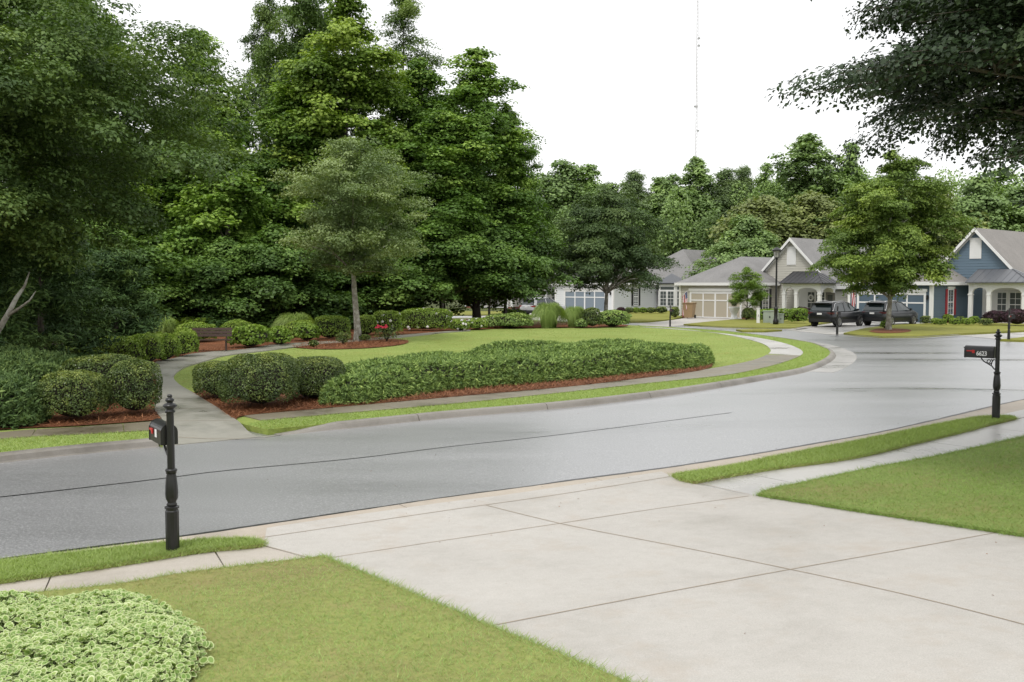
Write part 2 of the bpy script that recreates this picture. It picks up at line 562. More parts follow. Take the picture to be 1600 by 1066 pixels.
def shingle(name, col):
    m, nt, out = newmat(name)
    tc = N(nt, 'ShaderNodeTexCoord')
    b = N(nt, 'ShaderNodeBsdfPrincipled', inp={'Roughness': 0.7, 'Specular IOR Level': 0.4})
    mp = N(nt, 'ShaderNodeMapping'); mp.inputs['Scale'].default_value = (1, 1, 3)
    nt.links.new(tc.outputs['Object'], mp.inputs['Vector'])
    n1 = N(nt, 'ShaderNodeTexNoise', inp={'Scale': 9.0, 'Detail': 5.0, 'Roughness': 0.8})
    n2 = N(nt, 'ShaderNodeTexNoise', inp={'Scale': 0.8, 'Detail': 4.0})
    nt.links.new(mp.outputs[0], n1.inputs['Vector']); nt.links.new(tc.outputs['Object'], n2.inputs['Vector'])
    r1 = ramp(nt, n1.outputs['Fac'], [(0.3, [c*0.72 for c in col]), (0.5, col), (0.7, [c*1.3 for c in col])])
    r2 = ramp(nt, n2.outputs['Fac'], [(0.3, (0.88, 0.88, 0.88)), (0.7, (1.1, 1.1, 1.1))])
    mu = N(nt, 'ShaderNodeMix', data_type='RGBA', blend_type='MULTIPLY'); mu.inputs[0].default_value = 1
    nt.links.new(r1.outputs[0], mu.inputs[6]); nt.links.new(r2.outputs[0], mu.inputs[7])
    nt.links.new(mu.outputs[2], b.inputs['Base Color'])
    # courses of shingles every 14 cm of height
    sx = N(nt, 'ShaderNodeSeparateXYZ'); nt.links.new(tc.outputs['Object'], sx.inputs[0])
    fr = N(nt, 'ShaderNodeMath', operation='MULTIPLY'); fr.inputs[1].default_value = 1/0.1
    nt.links.new(sx.outputs['Z'], fr.inputs[0])
    f2 = N(nt, 'ShaderNodeMath', operation='FRACT'); nt.links.new(fr.outputs[0], f2.inputs[0])
    bp = N(nt, 'ShaderNodeBump', inp={'Strength': 0.5, 'Distance': 0.02}); bp.invert = True
    nt.links.new(f2.outputs[0], bp.inputs['Height']); nt.links.new(bp.outputs[0], b.inputs['Normal'])
    nt.links.new(b.outputs[0], out.inputs[0])
    return m

M = {}
M['asphalt'] = asphalt()
M['drive'] = concrete('pale_concrete', (0.475, 0.453, 0.415), (0.39, 0.368, 0.33), rough=0.7, stain=(0.40, 0.34, 0.275))
M['walkdry'] = concrete('sidewalk_concrete', (0.45, 0.41, 0.355), (0.34, 0.305, 0.255), rough=0.7, stain=(0.36, 0.29, 0.21))
M['walkwet'] = concrete('wet_concrete', (0.48, 0.465, 0.435), (0.34, 0.325, 0.30), wet=1, rough=0.55)
M['moss'] = concrete('mossy_concrete', (0.19, 0.165, 0.115), (0.10, 0.085, 0.055), wet=1, rough=0.7, stain=(0.28, 0.26, 0.21))
M['pathc'] = concrete('weathered_path_concrete', (0.29, 0.28, 0.235), (0.16, 0.155, 0.12), wet=1, rough=0.65, sscale=0.9)
M['curb'] = concrete('curb_concrete', (0.25, 0.232, 0.205), (0.14, 0.128, 0.108), rough=0.6, stain=(0.15, 0.13, 0.1))
M['gutter'] = concrete('gutter_concrete', (0.45, 0.395, 0.325), (0.36, 0.31, 0.255), rough=0.7, stain=(0.46, 0.34, 0.24))
M['joint'] = plain('dirt_filled_joint', (0.32, 0.265, 0.20), 0.9, var=0.4, scale=8)
M['tar'] = plain('tar_seam', (0.012, 0.012, 0.013), 0.35, var=0.3)
M['turf_near'] = turf('lawn_thatch', (0.24, 0.22, 0.09), (0.26, 0.28, 0.09), (0.28, 0.32, 0.095), dry=(0.33, 0.25, 0.13))
M['turf_isl'] = turf('mown_lawn', (0.20, 0.25, 0.055), (0.24, 0.305, 0.08), (0.285, 0.345, 0.10), scale=0.5, dry=(0.27, 0.255, 0.07))
M['turf_far'] = turf('far_lawn', (0.18, 0.19, 0.035), (0.225, 0.23, 0.05), (0.26, 0.255, 0.07), scale=0.6)
M['soil'] = turf('rough_ground', (0.05, 0.055, 0.02), (0.07, 0.085, 0.025), (0.09, 0.11, 0.03))
M['straw'] = straw('pine_straw')
M['black'] = plain('black_painted_metal', (0.012, 0.012, 0.012), 0.32, spec=0.5, var=0.3, scale=20, bump=0.05)
M['white'] = plain('white_paint', (0.78, 0.78, 0.77), 0.5, var=0.04)
M['glass'] = plain('window_glass', (0.085, 0.098, 0.098), 0.08, spec=0.7)
M['red'] = plain('red_plastic', (0.55, 0.02, 0.02), 0.4)
M['decal'] = plain('white_decal', (0.8, 0.8, 0.8), 0.5)
M['brownslat'] = plain('brown_coated_slat', (0.07, 0.043, 0.034), 0.35, var=0.35, scale=12)
M['twig'] = plain('twigs', (0.02, 0.018, 0.01), 0.95)
M['bark'] = barkmat('grey_bark', (0.06, 0.05, 0.04), (0.17, 0.15, 0.125))
M['barkpale'] = barkmat('pale_lichen_bark', (0.14, 0.13, 0.10), (0.30, 0.28, 0.24), sc=(3, 3, 2), lichen=(0.42, 0.42, 0.37))
# foliage
M['lf_tulip'] = leafmat('tulip_tree_leaf', (0.060, 0.120, 0.024), (0.145, 0.255, 0.046), (0.330, 0.470, 0.095))
M['lf_bright'] = leafmat('bright_tulip_leaf', (0.083, 0.143, 0.027), (0.188, 0.292, 0.051), (0.375, 0.480, 0.090))
M['lf_dark'] = leafmat('dark_oak_leaf', (0.055, 0.100, 0.030), (0.125, 0.200, 0.055), (0.260, 0.350, 0.100))
M['lf_shade'] = leafmat('shade_leaf', (0.050, 0.100, 0.024), (0.115, 0.205, 0.042), (0.240, 0.370, 0.080))
M['lf_grey'] = leafmat('grey_green_leaf', (0.110, 0.165, 0.060), (0.210, 0.285, 0.115), (0.370, 0.450, 0.200), rough=0.55)
M['lf_maple'] = leafmat('maple_leaf', (0.070, 0.120, 0.028), (0.165, 0.250, 0.050), (0.340, 0.440, 0.090))
M['lf_bluish'] = leafmat('dark_maple_leaf', (0.045, 0.080, 0.030), (0.090, 0.145, 0.050), (0.190, 0.260, 0.090))
M['lf_over'] = leafmat('overhanging_leaf', (0.026, 0.047, 0.020), (0.060, 0.096, 0.040), (0.145, 0.195, 0.085), trans=0.1, rough=0.4)  # leaf colour darkened to imitate boughs seen against the light
M['lf_crypto'] = leafmat('cryptomeria_needles', (0.030, 0.065, 0.022), (0.075, 0.140, 0.040), (0.170, 0.260, 0.065), trans=0.12, rough=0.7)
M['lf_juniper'] = leafmat('juniper_needles', (0.090, 0.150, 0.045), (0.225, 0.330, 0.090), (0.460, 0.580, 0.170), trans=0.12, rough=0.7)
M['lf_juniperdark'] = leafmat('dark_juniper_needles', (0.05, 0.09, 0.03), (0.11, 0.18, 0.055), (0.24, 0.33, 0.10), trans=0.12, rough=0.7)
M['lf_box'] = leafmat('holly_leaf', (0.045, 0.075, 0.026), (0.115, 0.165, 0.044), (0.340, 0.390, 0.100), trans=0.15, rough=0.35)
M['lf_azalea'] = leafmat('azalea_leaf', (0.090, 0.150, 0.025), (0.200, 0.300, 0.045), (0.370, 0.480, 0.085), trans=0.2)
M['lf_lime'] = leafmat('lime_leaf', (0.115, 0.196, 0.029), (0.196, 0.310, 0.046), (0.322, 0.437, 0.081), trans=0.22)
M['lf_purple'] = leafmat('purple_leaf', (0.020, 0.010, 0.014), (0.050, 0.022, 0.032), (0.120, 0.055, 0.070), trans=0.1)
M['lf_pine'] = leafmat('far_pine_needles', (0.130, 0.184, 0.096), (0.194, 0.270, 0.126), (0.292, 0.385, 0.180), rough=0.7)
M['lf_far'] = leafmat('far_leaf', (0.130, 0.196, 0.078), (0.205, 0.305, 0.108), (0.335, 0.460, 0.168))
M['lf_farlight'] = leafmat('far_light_leaf', (0.162, 0.241, 0.084), (0.254, 0.380, 0.114), (0.389, 0.529, 0.180))
M['lf_farolive'] = leafmat('far_olive_leaf', (0.151, 0.184, 0.072), (0.238, 0.282, 0.102), (0.356, 0.402, 0.144))
M['lf_grass'] = leafmat('ornamental_grass_blade', (0.130, 0.200, 0.045), (0.250, 0.350, 0.090), (0.400, 0.500, 0.160), trans=0.3, rough=0.5)
M['blade'] = leafmat('grass_blade', (0.390, 0.330, 0.155), (0.250, 0.355, 0.110), (0.380, 0.510, 0.170), trans=0.3, rough=0.5, spec=0.3)
M['blade_strip'] = leafmat('verge_grass_blade', (0.330, 0.330, 0.140), (0.290, 0.385, 0.120), (0.420, 0.530, 0.170), trans=0.3, rough=0.5, spec=0.3)
M['blade_green'] = leafmat('fresh_grass_blade', (0.30, 0.29, 0.12), (0.215, 0.325, 0.085), (0.32, 0.46, 0.13), trans=0.3, rough=0.5, spec=0.3)
M['turf_green'] = turf('green_lawn_thatch', (0.19, 0.19, 0.065), (0.20, 0.26, 0.07), (0.22, 0.29, 0.08), dry=(0.28, 0.23, 0.10))
M['tipconc'] = concrete('island_tip_concrete', (0.37, 0.36, 0.34), (0.28, 0.275, 0.26), wet=1, rough=0.55)
M['strawblade'] = leafmat('pine_straw_needle', (0.090, 0.035, 0.018), (0.210, 0.085, 0.038), (0.360, 0.170, 0.080), trans=0.05, rough=0.7)
M['petalw'] = plain('white_petal', (0.78, 0.76, 0.74), 0.6)
M['petalr'] = plain('red_petal', (0.6, 0.03, 0.07), 0.55)
M['petalb'] = plain('pale_blue_petal', (0.40, 0.47, 0.70), 0.55)
# ------------------------------------------------------------------ ground
def ext(p, q, d):
    """continue the line p->q by d metres beyond q"""
    L = math.dist(p, q)
    return (q[0]+(q[0]-p[0])/L*d, q[1]+(q[1]-p[1])/L*d)

def make_ground():
    xs = np.unique(np.r_[np.arange(-1500, -80, 120), np.arange(-80, -24, 4), np.arange(-24, 26, 0.8), np.arange(26, 90, 4), np.arange(90, 1500, 120)])
    ys = np.unique(np.r_[np.arange(-300, -6, 30), np.arange(-6, 60, 0.8), np.arange(60, 150, 4), np.arange(150, 2600, 150)])
    X, Y = np.meshgrid(xs, ys)
    Z = T(X, Y) - 0.06
    V = np.stack([X, Y, Z], -1).reshape(-1, 3)
    nx, ny = len(xs), len(ys)
    i, j = np.meshgrid(np.arange(nx-1), np.arange(ny-1))
    a = (j*nx+i).ravel()
    F = np.stack([a, a+1, a+nx+1, a+nx], 1)
    me = np_mesh('ground', [(V, F, 0, None)], [M['soil']])
    tag(mesh_obj('ground', me), kind='structure')
make_ground()

road_edge = catmull(wpts([(-250,912),(-100,892),(0,876.5),(150,857),(300,838),(395,824),(500,808),(600,793),(700,778),(829,761),(902,751),(1045,732),(1155,715),(1300,690),(1384,674.5),(1489,651),(1600,625),(1750,590),(1950,548)], 0.0), 6)
gut_back = catmull(wpts([(-250,924),(-100,904),(0,888),(150,869),(300,850),(400,838),(500,822.5),(600,808),(700,793),(785,782.5),(854,772),(940,758.5),(1052,740.5),(1160,722.5),(1300,697.5),(1390,681.5),(1495,658.5),(1600,633),(1750,598),(1950,556)], 0.0), 6)

# asphalt: one sheet under everything on the far side of the gutter
asph = list(road_edge) + wpts([(1950,520),(1600,516),(1500,519.5),(1380,515),(1300,516),(1225,511),(1100,503),(1000,500)], 0.0) + [(6, 92), (-8, 92), (-40, 72), (-46, 30), (-22, 17)]
sheet('road', asph, 0.0, M['asphalt'], step=1.2)
# concrete gutter of the near side, in slabs with gaps between them
def slabs(name, A, B, off, mat, seg, gap=0.014, sub=0.5, kind='structure', thick=0.05, tz=None):
    n = 600
    A = resample(A, n); Bd = resample(B, 3000)
    B = np.array([Bd[np.argmin(((Bd-a)**2).sum(1))] for a in A])
    mid = (A+B)/2
    L = np.r_[0, np.cumsum(np.linalg.norm(np.diff(mid, axis=0), axis=1))]
    def at(t): return (np.array([np.interp(t, L, A[:, 0]), np.interp(t, L, A[:, 1])]), np.array([np.interp(t, L, B[:, 0]), np.interp(t, L, B[:, 1])]))
    mb = MB(); t = 0.0
    while t < L[-1]-0.05:
        e = min(t+seg, L[-1])
        k = max(1, int((e-t-gap)/sub))
        rows = []
        for i in range(k+1):
            a, b = at(t+(e-gap-t)*i/k)
            w = []
            m = max(1, int(np.linalg.norm(a-b)/0.6))
            for q in range(m+1):
                p = a+(b-a)*q/m
                o = off if tz is None else tz(p[0], p[1])
                w.append((p[0], p[1], float(T(p[0], p[1]))+o))
            rows.append(w)
        mm = min(len(w) for w in rows)
        rows = [[w[int(round(q*(len(w)-1)/(mm-1)))] for q in range(mm)] for w in rows]
        vs = [p for w in rows for p in w]
        fs = [(i*mm+j, i*mm+j+1, (i+1)*mm+j+1, (i+1)*mm+j) for i in range(k) for j in range(mm-1)]
        ring = [j for j in range(mm)] + [i*mm+mm-1 for i in range(1, k+1)] + [k*mm+j for j in range(mm-2, -1, -1)] + [i*mm for i in range(k-1, 0, -1)]
        nb = len(vs)
        vs += [(vs[r][0], vs[r][1], vs[r][2]-thick) for r in ring]
        q = len(ring)
        fs += [(ring[(i+1) % q], ring[i], nb+i, nb+(i+1) % q) for i in range(q)]
        mb.add(vs, fs)
        t = e
    o = mb.build(name, mat)
    bm = bmesh.new(); bm.from_mesh(o.data); bmesh.ops.recalc_face_normals(bm, faces=bm.faces); bm.to_mesh(o.data); bm.free()
    s = sum(p.normal.z*p.area for p in o.data.polygons)
    if s < 0: o.data.flip_normals()
    o['kind'] = kind
    return o
gd_ = resample(gut_back, 400); gn_ = np.gradient(gd_, axis=0); gn_ /= np.linalg.norm(gn_, axis=1)[:, None]
gut_wide = gd_ + np.stack([gn_[:, 1], -gn_[:, 0]], 1)*0.3      # runs on under the turf
slabs('gutter', road_edge, gut_wide, 0.012, M['gutter'], 2.9)
# ragged dark seam where the asphalt meets the gutter
rg = random.Random(4)
mb = MB()
re = resample(road_edge, 420)
dn = np.gradient(re, axis=0); dn /= np.linalg.norm(dn, axis=1)[:, None]
nn = np.stack([-dn[:, 1], dn[:, 0]], 1)
vs = []; fs = []
w = 0.02
for i in range(len(re)):
    w = min(0.05, max(0.012, w + rg.uniform(-0.012, 0.012)))
    for sgn, ww in ((-1, 0.012+rg.uniform(0, 0.012)), (1, w)):
        x, y = re[i]+nn[i]*sgn*ww
        vs.append((x, y, float(T(x, y))+0.016))
for i in range(len(re)-1): fs.append((2*i, 2*i+2, 2*i+3, 2*i+1))
mb.add(vs, fs)
tag(mb.build('road_edge_seam', M['tar']), kind='structure')

# seam along the middle of the road
seam = catmull(wpts([(-250,803),(0,777),(130,762.5),(270,746),(330,738),(560,716),(700,698.5),(870,680),(1050,657),(1143,645)], 0.0), 6)
tag(ribbon_into(MB(), seam, 0.05, 0.004, taper=(1.0, 0.6)).build('road_centre_seam', M['tar']), kind='structure')

# ---- near verge, sidewalks, lawns, driveway
YA = lambda a, b: None
e_left0, e_left1 = P(505, 869, 0.105), P(980, 1066, 0.105)
e_right0, e_right1 = P(1330, 795, 0.105), P(1600, 835, 0.105)
dl_end = ext(e_left0, e_left1, 8.0)
dr_end = ext(e_right0, e_right1, 13.0)
def drive_off(x, y):
    s = V0 - (-SA*x + CA*y)
    return 0.019 + 0.059*float(smooth(0.15, 0.95, s))
drive_poly = wpts([(412,848)]) + [p for p in gut_back if P(404,838)[0] < p[0] < P(1048,741)[0]] + wpts([(1052,743),(1083,753),(1185,772),(1260,783.5),(1330,795),(1462,814.5),(1558,828.5),(1600,835)]) + [dr_end, dl_end, e_left1] + wpts([(870,1020),(740,968),(620,917),(560,892),(505,869),(470,865)])
drive = sheet('driveway', drive_poly, 0.1, M['drive'], skirt=0.12, step=0.5, offf=drive_off)

strip_l_front = catmull(wpts([(-250,914),(-100,893),(0,877.5),(150,860),(280,846.5),(356,842),(400,843.5),(411,848)]), 5)
strip_l_back = catmull(wpts([(411,850),(400,852),(321,859),(178,881.5),(0,907.5),(-100,923),(-250,946)]), 5)
verge_l = strip_l_front + strip_l_back
sheet('verge_lawn', verge_l, 0.105, M['turf_near'], skirt=0.12, step=0.5)
walk_l_A = catmull(wpts([(-250,944),(-100,922),(0,906.5),(178,881),(321,858.5),(400,851),(414,849),(520,831)]), 5)
walk_l_B = catmull(wpts([(-250,968),(-100,947),(0,932),(178,913.5),(285,896),(400,881.5),(505,869),(640,848)]), 5)
slabs('sidewalk', walk_l_A, walk_l_B, 0.10, M['walkdry'], 1.55, tz=lambda x, y: 0.072)

strip_r_front = catmull(wpts([(1050,741.5),(1160,724),(1200,715),(1357.6,685),(1480,660),(1541,650.5),(1576,650),(1588,652.5)]), 5)
strip_r_back = catmull(wpts([(1588,653),(1550,661),(1515,671),(1436,690),(1331,714.5),(1200,732.5),(1110,748),(1085,752.5),(1065,749)]), 5)
verge_r = strip_r_front + strip_r_back
sheet('verge_lawn', verge_r, 0.105, M['turf_near'], skirt=0.12, step=0.5)
walk_r_A = catmull(wpts([(1000,768),(1084,752.5),(1200,732),(1331,714),(1436,689.5),(1515,670.5),(1600,650),(1760,612),(1950,572)]), 5)
walk_r_B = catmull(wpts([(1090,788),(1186,771.5),(1203,764.5),(1263,752),(1357.6,732),(1462.6,712.6),(1600,682.4),(1760,645),(1950,604)]), 5)
slabs('sidewalk', walk_r_A, walk_r_B, 0.072, M['walkwet'], 1.9)
# neighbour's apron beyond the verge
apron = wpts([(1560,656),(1560,643),(1600,634.5),(1750,600),(1950,558),(1950,571),(1760,611),(1600,649)])
sheet('neighbour_apron', apron, 0.03, M['walkwet'], skirt=0.05, step=0.5, offf=lambda x, y: 0.014+0.057*float(smooth(0.0, 0.8, polydist(np.array([x]), np.array([y]), gut_back, False)[0])))
lawn_r = [p for p in walk_r_B if p[0] > P(1184,772,0.105)[0]] + [(24, 22), (26, 6), (20, -4)] + [dr_end] + wpts([(1600,835),(1558,828.5),(1462,814.5),(1330,795),(1260,783.5),(1200,774.5)])
sheet('front_lawn', lawn_r, 0.11, M['turf_green'], skirt=0.14, step=0.6)
lawn_l = wpts([(505,869)]) + wpts([(560,892),(620,917),(740,968),(870,1020)]) + [e_left1, dl_end, (-4, -5), (-16, -4), (-16, 4)] + [p for p in walk_l_B if p[0] < P(503,869,0.105)[0]]
sheet('front_lawn', lawn_l, 0.11, M['turf_near'], skirt=0.14, step=0.6)

# driveway control joints
def joint(px, w=0.014, up=0.004, offf=drive_off, name='driveway_joint'):
    return ribbon_into(MB(), wpts(px, 0.1), w, up, offf=offf)
jm = MB()
for seq in ([(760,787),(875,815),(1040,847),(1235,886),(1420,926),(1600,971),(1750,1012)], [(505,870),(690,842),(875,815),(1020,793),(1170,772.5)], [(700,986),(775,972),(1000,929),(1235,886),(1400,857),(1556,829)], [(412,849),(440,856),(482,868)], [(1054,743.5),(1100,754),(1172,770.5)], [(402,838),(700,794.5),(854,773),(1046,742.5)]):
    ribbon_into(jm, catmull(wpts(seq, 0.1), 4), 0.016 if len(seq) > 3 else 0.012, 0.003, offf=drive_off)
tag(jm.build('driveway_joint_lines', M['joint']), kind='structure')

def inset(line, a):
    pts = resample(line, 260)
    d = np.gradient(pts, axis=0); d /= np.linalg.norm(d, axis=1)[:, None]
    return [tuple(p) for p in pts+np.stack([-d[:, 1], d[:, 0]], 1)*a]

# ---- the island with its path, beds and curb
curb_edge = catmull(wpts([(436,681),(500,674),(562.6,668),(700,653.7),(900,636),(1048.5,618),(1136.5,604.5),(1208,592),(1257.5,582.5),(1290.5,570.5),(1306,558.5),(1303,551),(1293,546.5),(1279.5,541),(1257.5,536.3),(1175,524.7),(1120,518.7),(1060,514.7),(1000,511.2)], 0.0), 8)
curb_left = catmull(wpts([(-420,790),(-200,752),(0,724),(142,708.5),(250,698.5)], 0.0), 6)
lawn_line = catmull(wpts([(387,664.6),(404,668.5),(424,672)]), 4)[:-1] + inset(curb_edge, 0.21)[8:]
left_line = inset(curb_left, 0.23)
park = left_line + wpts([(254,690),(256,664),(372,660)]) + lawn_line + wpts([(930,505),(850,501),(790,498.5),(740,497.5),(690,497.5),(600,497)]) + [(-22, 88), (-60, 80), (-70, 40)]
sheet('park_lawn', park, 0.105, M['turf_isl'], skirt=0.14, step=0.9)

# curb: profile swept along the edge, cast in 3 m lengths
def curb(name, line, mat, flip=1, seg=3.0, prof=((0.0, 0.0), (0.02, 0.01), (0.05, 0.07), (0.08, 0.11), (0.12, 0.125), (0.22, 0.128), (0.24, 0.06))):
    n = 700
    pts = resample(line, n)
    d = np.gradient(pts, axis=0); d /= np.linalg.norm(d, axis=1)[:, None]
    nn = np.stack([-d[:, 1], d[:, 0]], 1)*flip
    L = np.r_[0, np.cumsum(np.linalg.norm(np.diff(pts, axis=0), axis=1))]
    mb = MB(); mb.smooth = False
    t = 0
    while t < L[-1]-0.1:
        e = min(t+seg, L[-1]); k = max(2, int((e-t)/0.4))
        rings = []
        for i in range(k+1):
            tt = t+(e-0.016-t)*i/k
            p = np.array([np.interp(tt, L, pts[:, 0]), np.interp(tt, L, pts[:, 1])])
            q = np.array([np.interp(tt, L, nn[:, 0]), np.interp(tt, L, nn[:, 1])])
            base = float(T(p[0], p[1]))
            end = 1.0
            if t+e < 3.1 and name == 'curb': end = float(smooth(0, 1.4, tt))*0.9+0.1
            rings.append([(p[0]+q[0]*a, p[1]+q[1]*a, base+h*end) for a, h in prof] + [(p[0]+q[0]*prof[-1][0], p[1]+q[1]*prof[-1][0], base-0.05), (p[0], p[1], base-0.05)])
        mb.loft(rings)
        t = e
    o = mb.build(name, mat)
    bm = bmesh.new(); bm.from_mesh(o.data); bmesh.ops.recalc_face_normals(bm, faces=bm.faces); bm.to_mesh(o.data); bm.free()
    return tag(o, kind='structure')
curb('curb', curb_edge, M['curb'], 1)
curb('curb', curb_left, M['curb'], 1, prof=((0.0, 0.0), (0.02, 0.02), (0.05, 0.10), (0.09, 0.125), (0.13, 0.13), (0.24, 0.132), (0.26, 0.06)))
# concrete gutter round the tip of the island
tip = [p for p in curb_edge if p[0] > P(1262,582)[0] and p[1] < 60]
ring = resample(tip, 60)
d = np.gradient(ring, axis=0); d /= np.linalg.norm(d, axis=1)[:, None]
outr = ring + np.stack([d[:, 1], -d[:, 0]], 1)*0.75
slabs('gutter', ring, outr, 0.008, M['tipconc'], 3.0, thick=0.03)

walk_i_out = catmull(wpts([(409,658),(510,649),(700,632.5),(900,612),(1010,600),(1125.5,588),(1175,579.5),(1230,565),(1254.8,552.5),(1243,543),(1216,534.5),(1175,527),(1120,520.5),(1070,516),(1000,511.3)]), 6)
walk_i_in = catmull(wpts([(379,651),(510,639),(700,622),(900,604),(1010,591),(1106,577.5),(1175,564),(1202.5,552),(1203,545.5),(1191.5,537.5),(1164,529.5),(1134,523.3),(1100,518.5),(1065,514.6),(1000,510.3)]), 6)
cut = 0.47
n = 400
wi, wo = resample(walk_i_in, n), resample(walk_i_out, n)
k = int(n*cut)
slabs('island_sidewalk', wo[:k], wi[:k], 0.125, M['moss'], 1.5, thick=0.03)
slabs('island_sidewalk', wo[k-1:], wi[k-1:], 0.125, M['walkwet'], 1.5, thick=0.03)
side_A = catmull(wpts([(-420,737),(-200,706),(0,676),(120,669),(258,658.5)]), 5)
side_B = catmull(wpts([(-420,750),(-200,718),(0,687),(120,680),(256,672.5)]), 5)
slabs('side_sidewalk', side_A, side_B, 0.125, M['moss'], 1.5, thick=0.03)

# pine straw: the forest floor, the bed under the junipers and the ring round the tree
floor_front = catmull(wpts([(-420,730),(-200,700),(0,673),(120,667),(252,657.5)]), 4) + catmull(wpts([(241,641),(246,604),(238,584),(229,576),(247,566),(278,559.5),(305,553),(394,545.3),(484,535),(549,532.3),(628,524.2),(700,518.3),(760,514.8),(850,513),(940,512.3),(980,510.3)]), 5)
sheet('straw_bed', floor_front + wpts([(982,508.6),(950,505.8),(850,502.5),(790,500),(740,499),(690,499),(600,498.5)]) + [(-22, 86), (-58, 78), (-68, 42)], 0.128, M['straw'], step=1.0)
bed_front = wpts([(302,616)]) + catmull(wpts([(341,640.6),(367,657),(379,651.5),(510,639.3),(700,622.3),(900,604.3),(1010,591.3),(1090,580.8),(1113,574)]), 5)
bed_isl = bed_front + wpts([(1112,562),(1080,548),(1000,545),(800,556),(600,570),(500,585),(400,592),(330,604)])
sheet('straw_bed', bed_isl, 0.13, M['straw'], step=0.6)
bed_tree = catmull(wpts([(455,543.5),(500,546.5),(560,545.5),(612,541.5),(637,536.5),(630,532),(590,530.3),(540,531),(480,537.5)]), 4)
sheet('straw_bed', bed_tree, 0.135, M['straw'], step=0.6)

# the curving path
path_L = catmull(wpts([(256,697.6)], 0.0)+wpts([(257,676),(253,657.5),(241.6,642),(246.5,604),(239,583),(232,575),(247,566.5),(278,560),(305,553.5),(394,545.7),(418,541),(484,535.6),(549,532.6),(628,524.6),(700,518.6),(735,516.4)]), 6)
path_R = catmull(wpts([(440,680.2)], 0.0)+wpts([(412,675),(368,658),(341.5,640.6),(302,616),(279,602),(271.5,590),(289,575.5),(328,563.5),(352,557),(418,549),(463,543.3),(500,538.8),(560,534.8),(640,526.8),(700,520.3),(735,517.8)]), 6)
rl = wpts([(256,697.6),(440,680.2)], 0.0)
def path_off(x, y):
    dd = polydist(np.array([x]), np.array([y]), rl, False)[0]
    return 0.012 + 0.134*float(smooth(0.1, 1.6, dd))
sheet('path', path_L + path_R[::-1], 0.13, M['pathc'], skirt=0.1, step=0.5, offf=path_off)
pj = MB()
for a, b in (((257,659.5),(369,658)), ((256,676),(414,675.5)), ((243,640),(342,640)), ((248,624),(314,624)), ((248,606),(284,605)), ((241,589),(271,590)), ((240,573),(291,575)), ((274,561.5),(310,568)), ((302,554.5),(345,559)), ((340,551.5),(378,554))):
    ribbon_into(pj, wpts([a, b], 0.13), 0.02, 0.004, offf=path_off)
tag(pj.build('path_joint_lines', M['joint']), kind='structure')

# ---- far side: lawns and drives
FAR = [
 ('tan_house_lawn', [(1068,507.3),(1110,503),(1150,499.5),(1215,498.5),(1300,497),(1330,500),(1300,504),(1276,507.5),(1259,510),(1244,512.5),(1191,512.8),(1130,511.2),(1095.6,509.5)]),
 ('kerb_lawn', [(1150,515.8),(1190,515.0),(1222,516.2),(1195,518),(1160,517.8)]),
 ('white_house_lawn', [(972,490),(1020,486),(1068,486),(1066,496),(1051,499.3),(1012,503),(985,503.5),(960,500)]),
 ('blue_house_lawn', [(1318,521.5),(1352,513.5),(1400,507.5),(1470,505.5),(1600,506),(1760,507),(1760,514),(1600,517.5),(1560,519.5),(1499,522.2),(1438,526),(1379,526.5),(1340,524)]),
 ('corner_lawn', [(1557,531.5),(1585,529.5),(1600,527.5),(1760,520),(1760,529),(1600,532.8)]),
 ('grey_house_lawn', [(700,493),(792,492),(800,487),(700,487)]),
]
for nm, px in FAR:
    sheet(nm, wpts(px, 0.06), 0.10, M['turf_far'], skirt=0.14, step=1.5)
sheet('straw_bed', catmull(wpts([(1357,518),(1375,520.7),(1405,520.3),(1424,517),(1410,514),(1380,513.2),(1357,518)]), 4)[:-1], 0.115, M['straw'], step=0.8)
sheet('tan_driveway', wpts([(1079,495.5),(1160,496.5),(1150,498.7),(1100,504),(1066,508.3),(1040,511.2),(992,509.5),(1005,505.5),(1045,501)], 0.02), 0.02, M['drive'], skirt=0.05, step=1.5)
sheet('wet_driveway', wpts([(1328,503),(1452,503),(1400,506.7),(1350,513),(1316,522),(1296,522.5),(1226,515.5),(1262,510),(1282,507.5),(1304,504.5)], 0.02), 0.02, M['walkwet'], skirt=0.05, step=1.5)
sheet('white_house_driveway', wpts([(885,485),(965,486),(955,500.5),(985,504),(960,506),(850,500.8),(760,497.4),(700,497)], 0.02), 0.02, M['drive'], skirt=0.05, step=1.5)
sheet('blue_side_driveway', wpts([(1600,519),(1760,515.5),(1760,520),(1600,526.5),(1560,530),(1500,524.5)], 0.02), 0.012, M['walkwet'], step=1.5)
# low kerbs edging the far lawns
tag(ribbon_into(MB(), wpts([(1296,522.7),(1340,524.8),(1379,527.3),(1438,526.8),(1499,523)], 0.1), 0.25, 0.115).build('far_curb', M['curb']), kind='structure')
tag(ribbon_into(MB(), wpts([(1045,511.5),(1095,510.2),(1130,512),(1191,513.6),(1244,513.3),(1262,510.5)], 0.1), 0.3, 0.112).build('far_curb', M['curb']), kind='structure')

# ------------------------------------------------------------------ blades of grass and straw (uncountable: one object each)
def scatter(poly, n, rg, dens=None):
    poly = np.asarray(poly, float)
    lo = poly.min(0); hi = poly.max(0)
    out = np.zeros((0, 2))
    while len(out) < n:
        q = rg.uniform(lo, hi, (n*3, 2))
        ok = inpoly(q[:, 0], q[:, 1], poly)
        q = q[ok]
        if dens is not None: q = q[rg.random(len(q)) < dens(q[:, 0], q[:, 1])]
        if len(q) == 0: break
        out = np.r_[out, q]
    return out[:n]

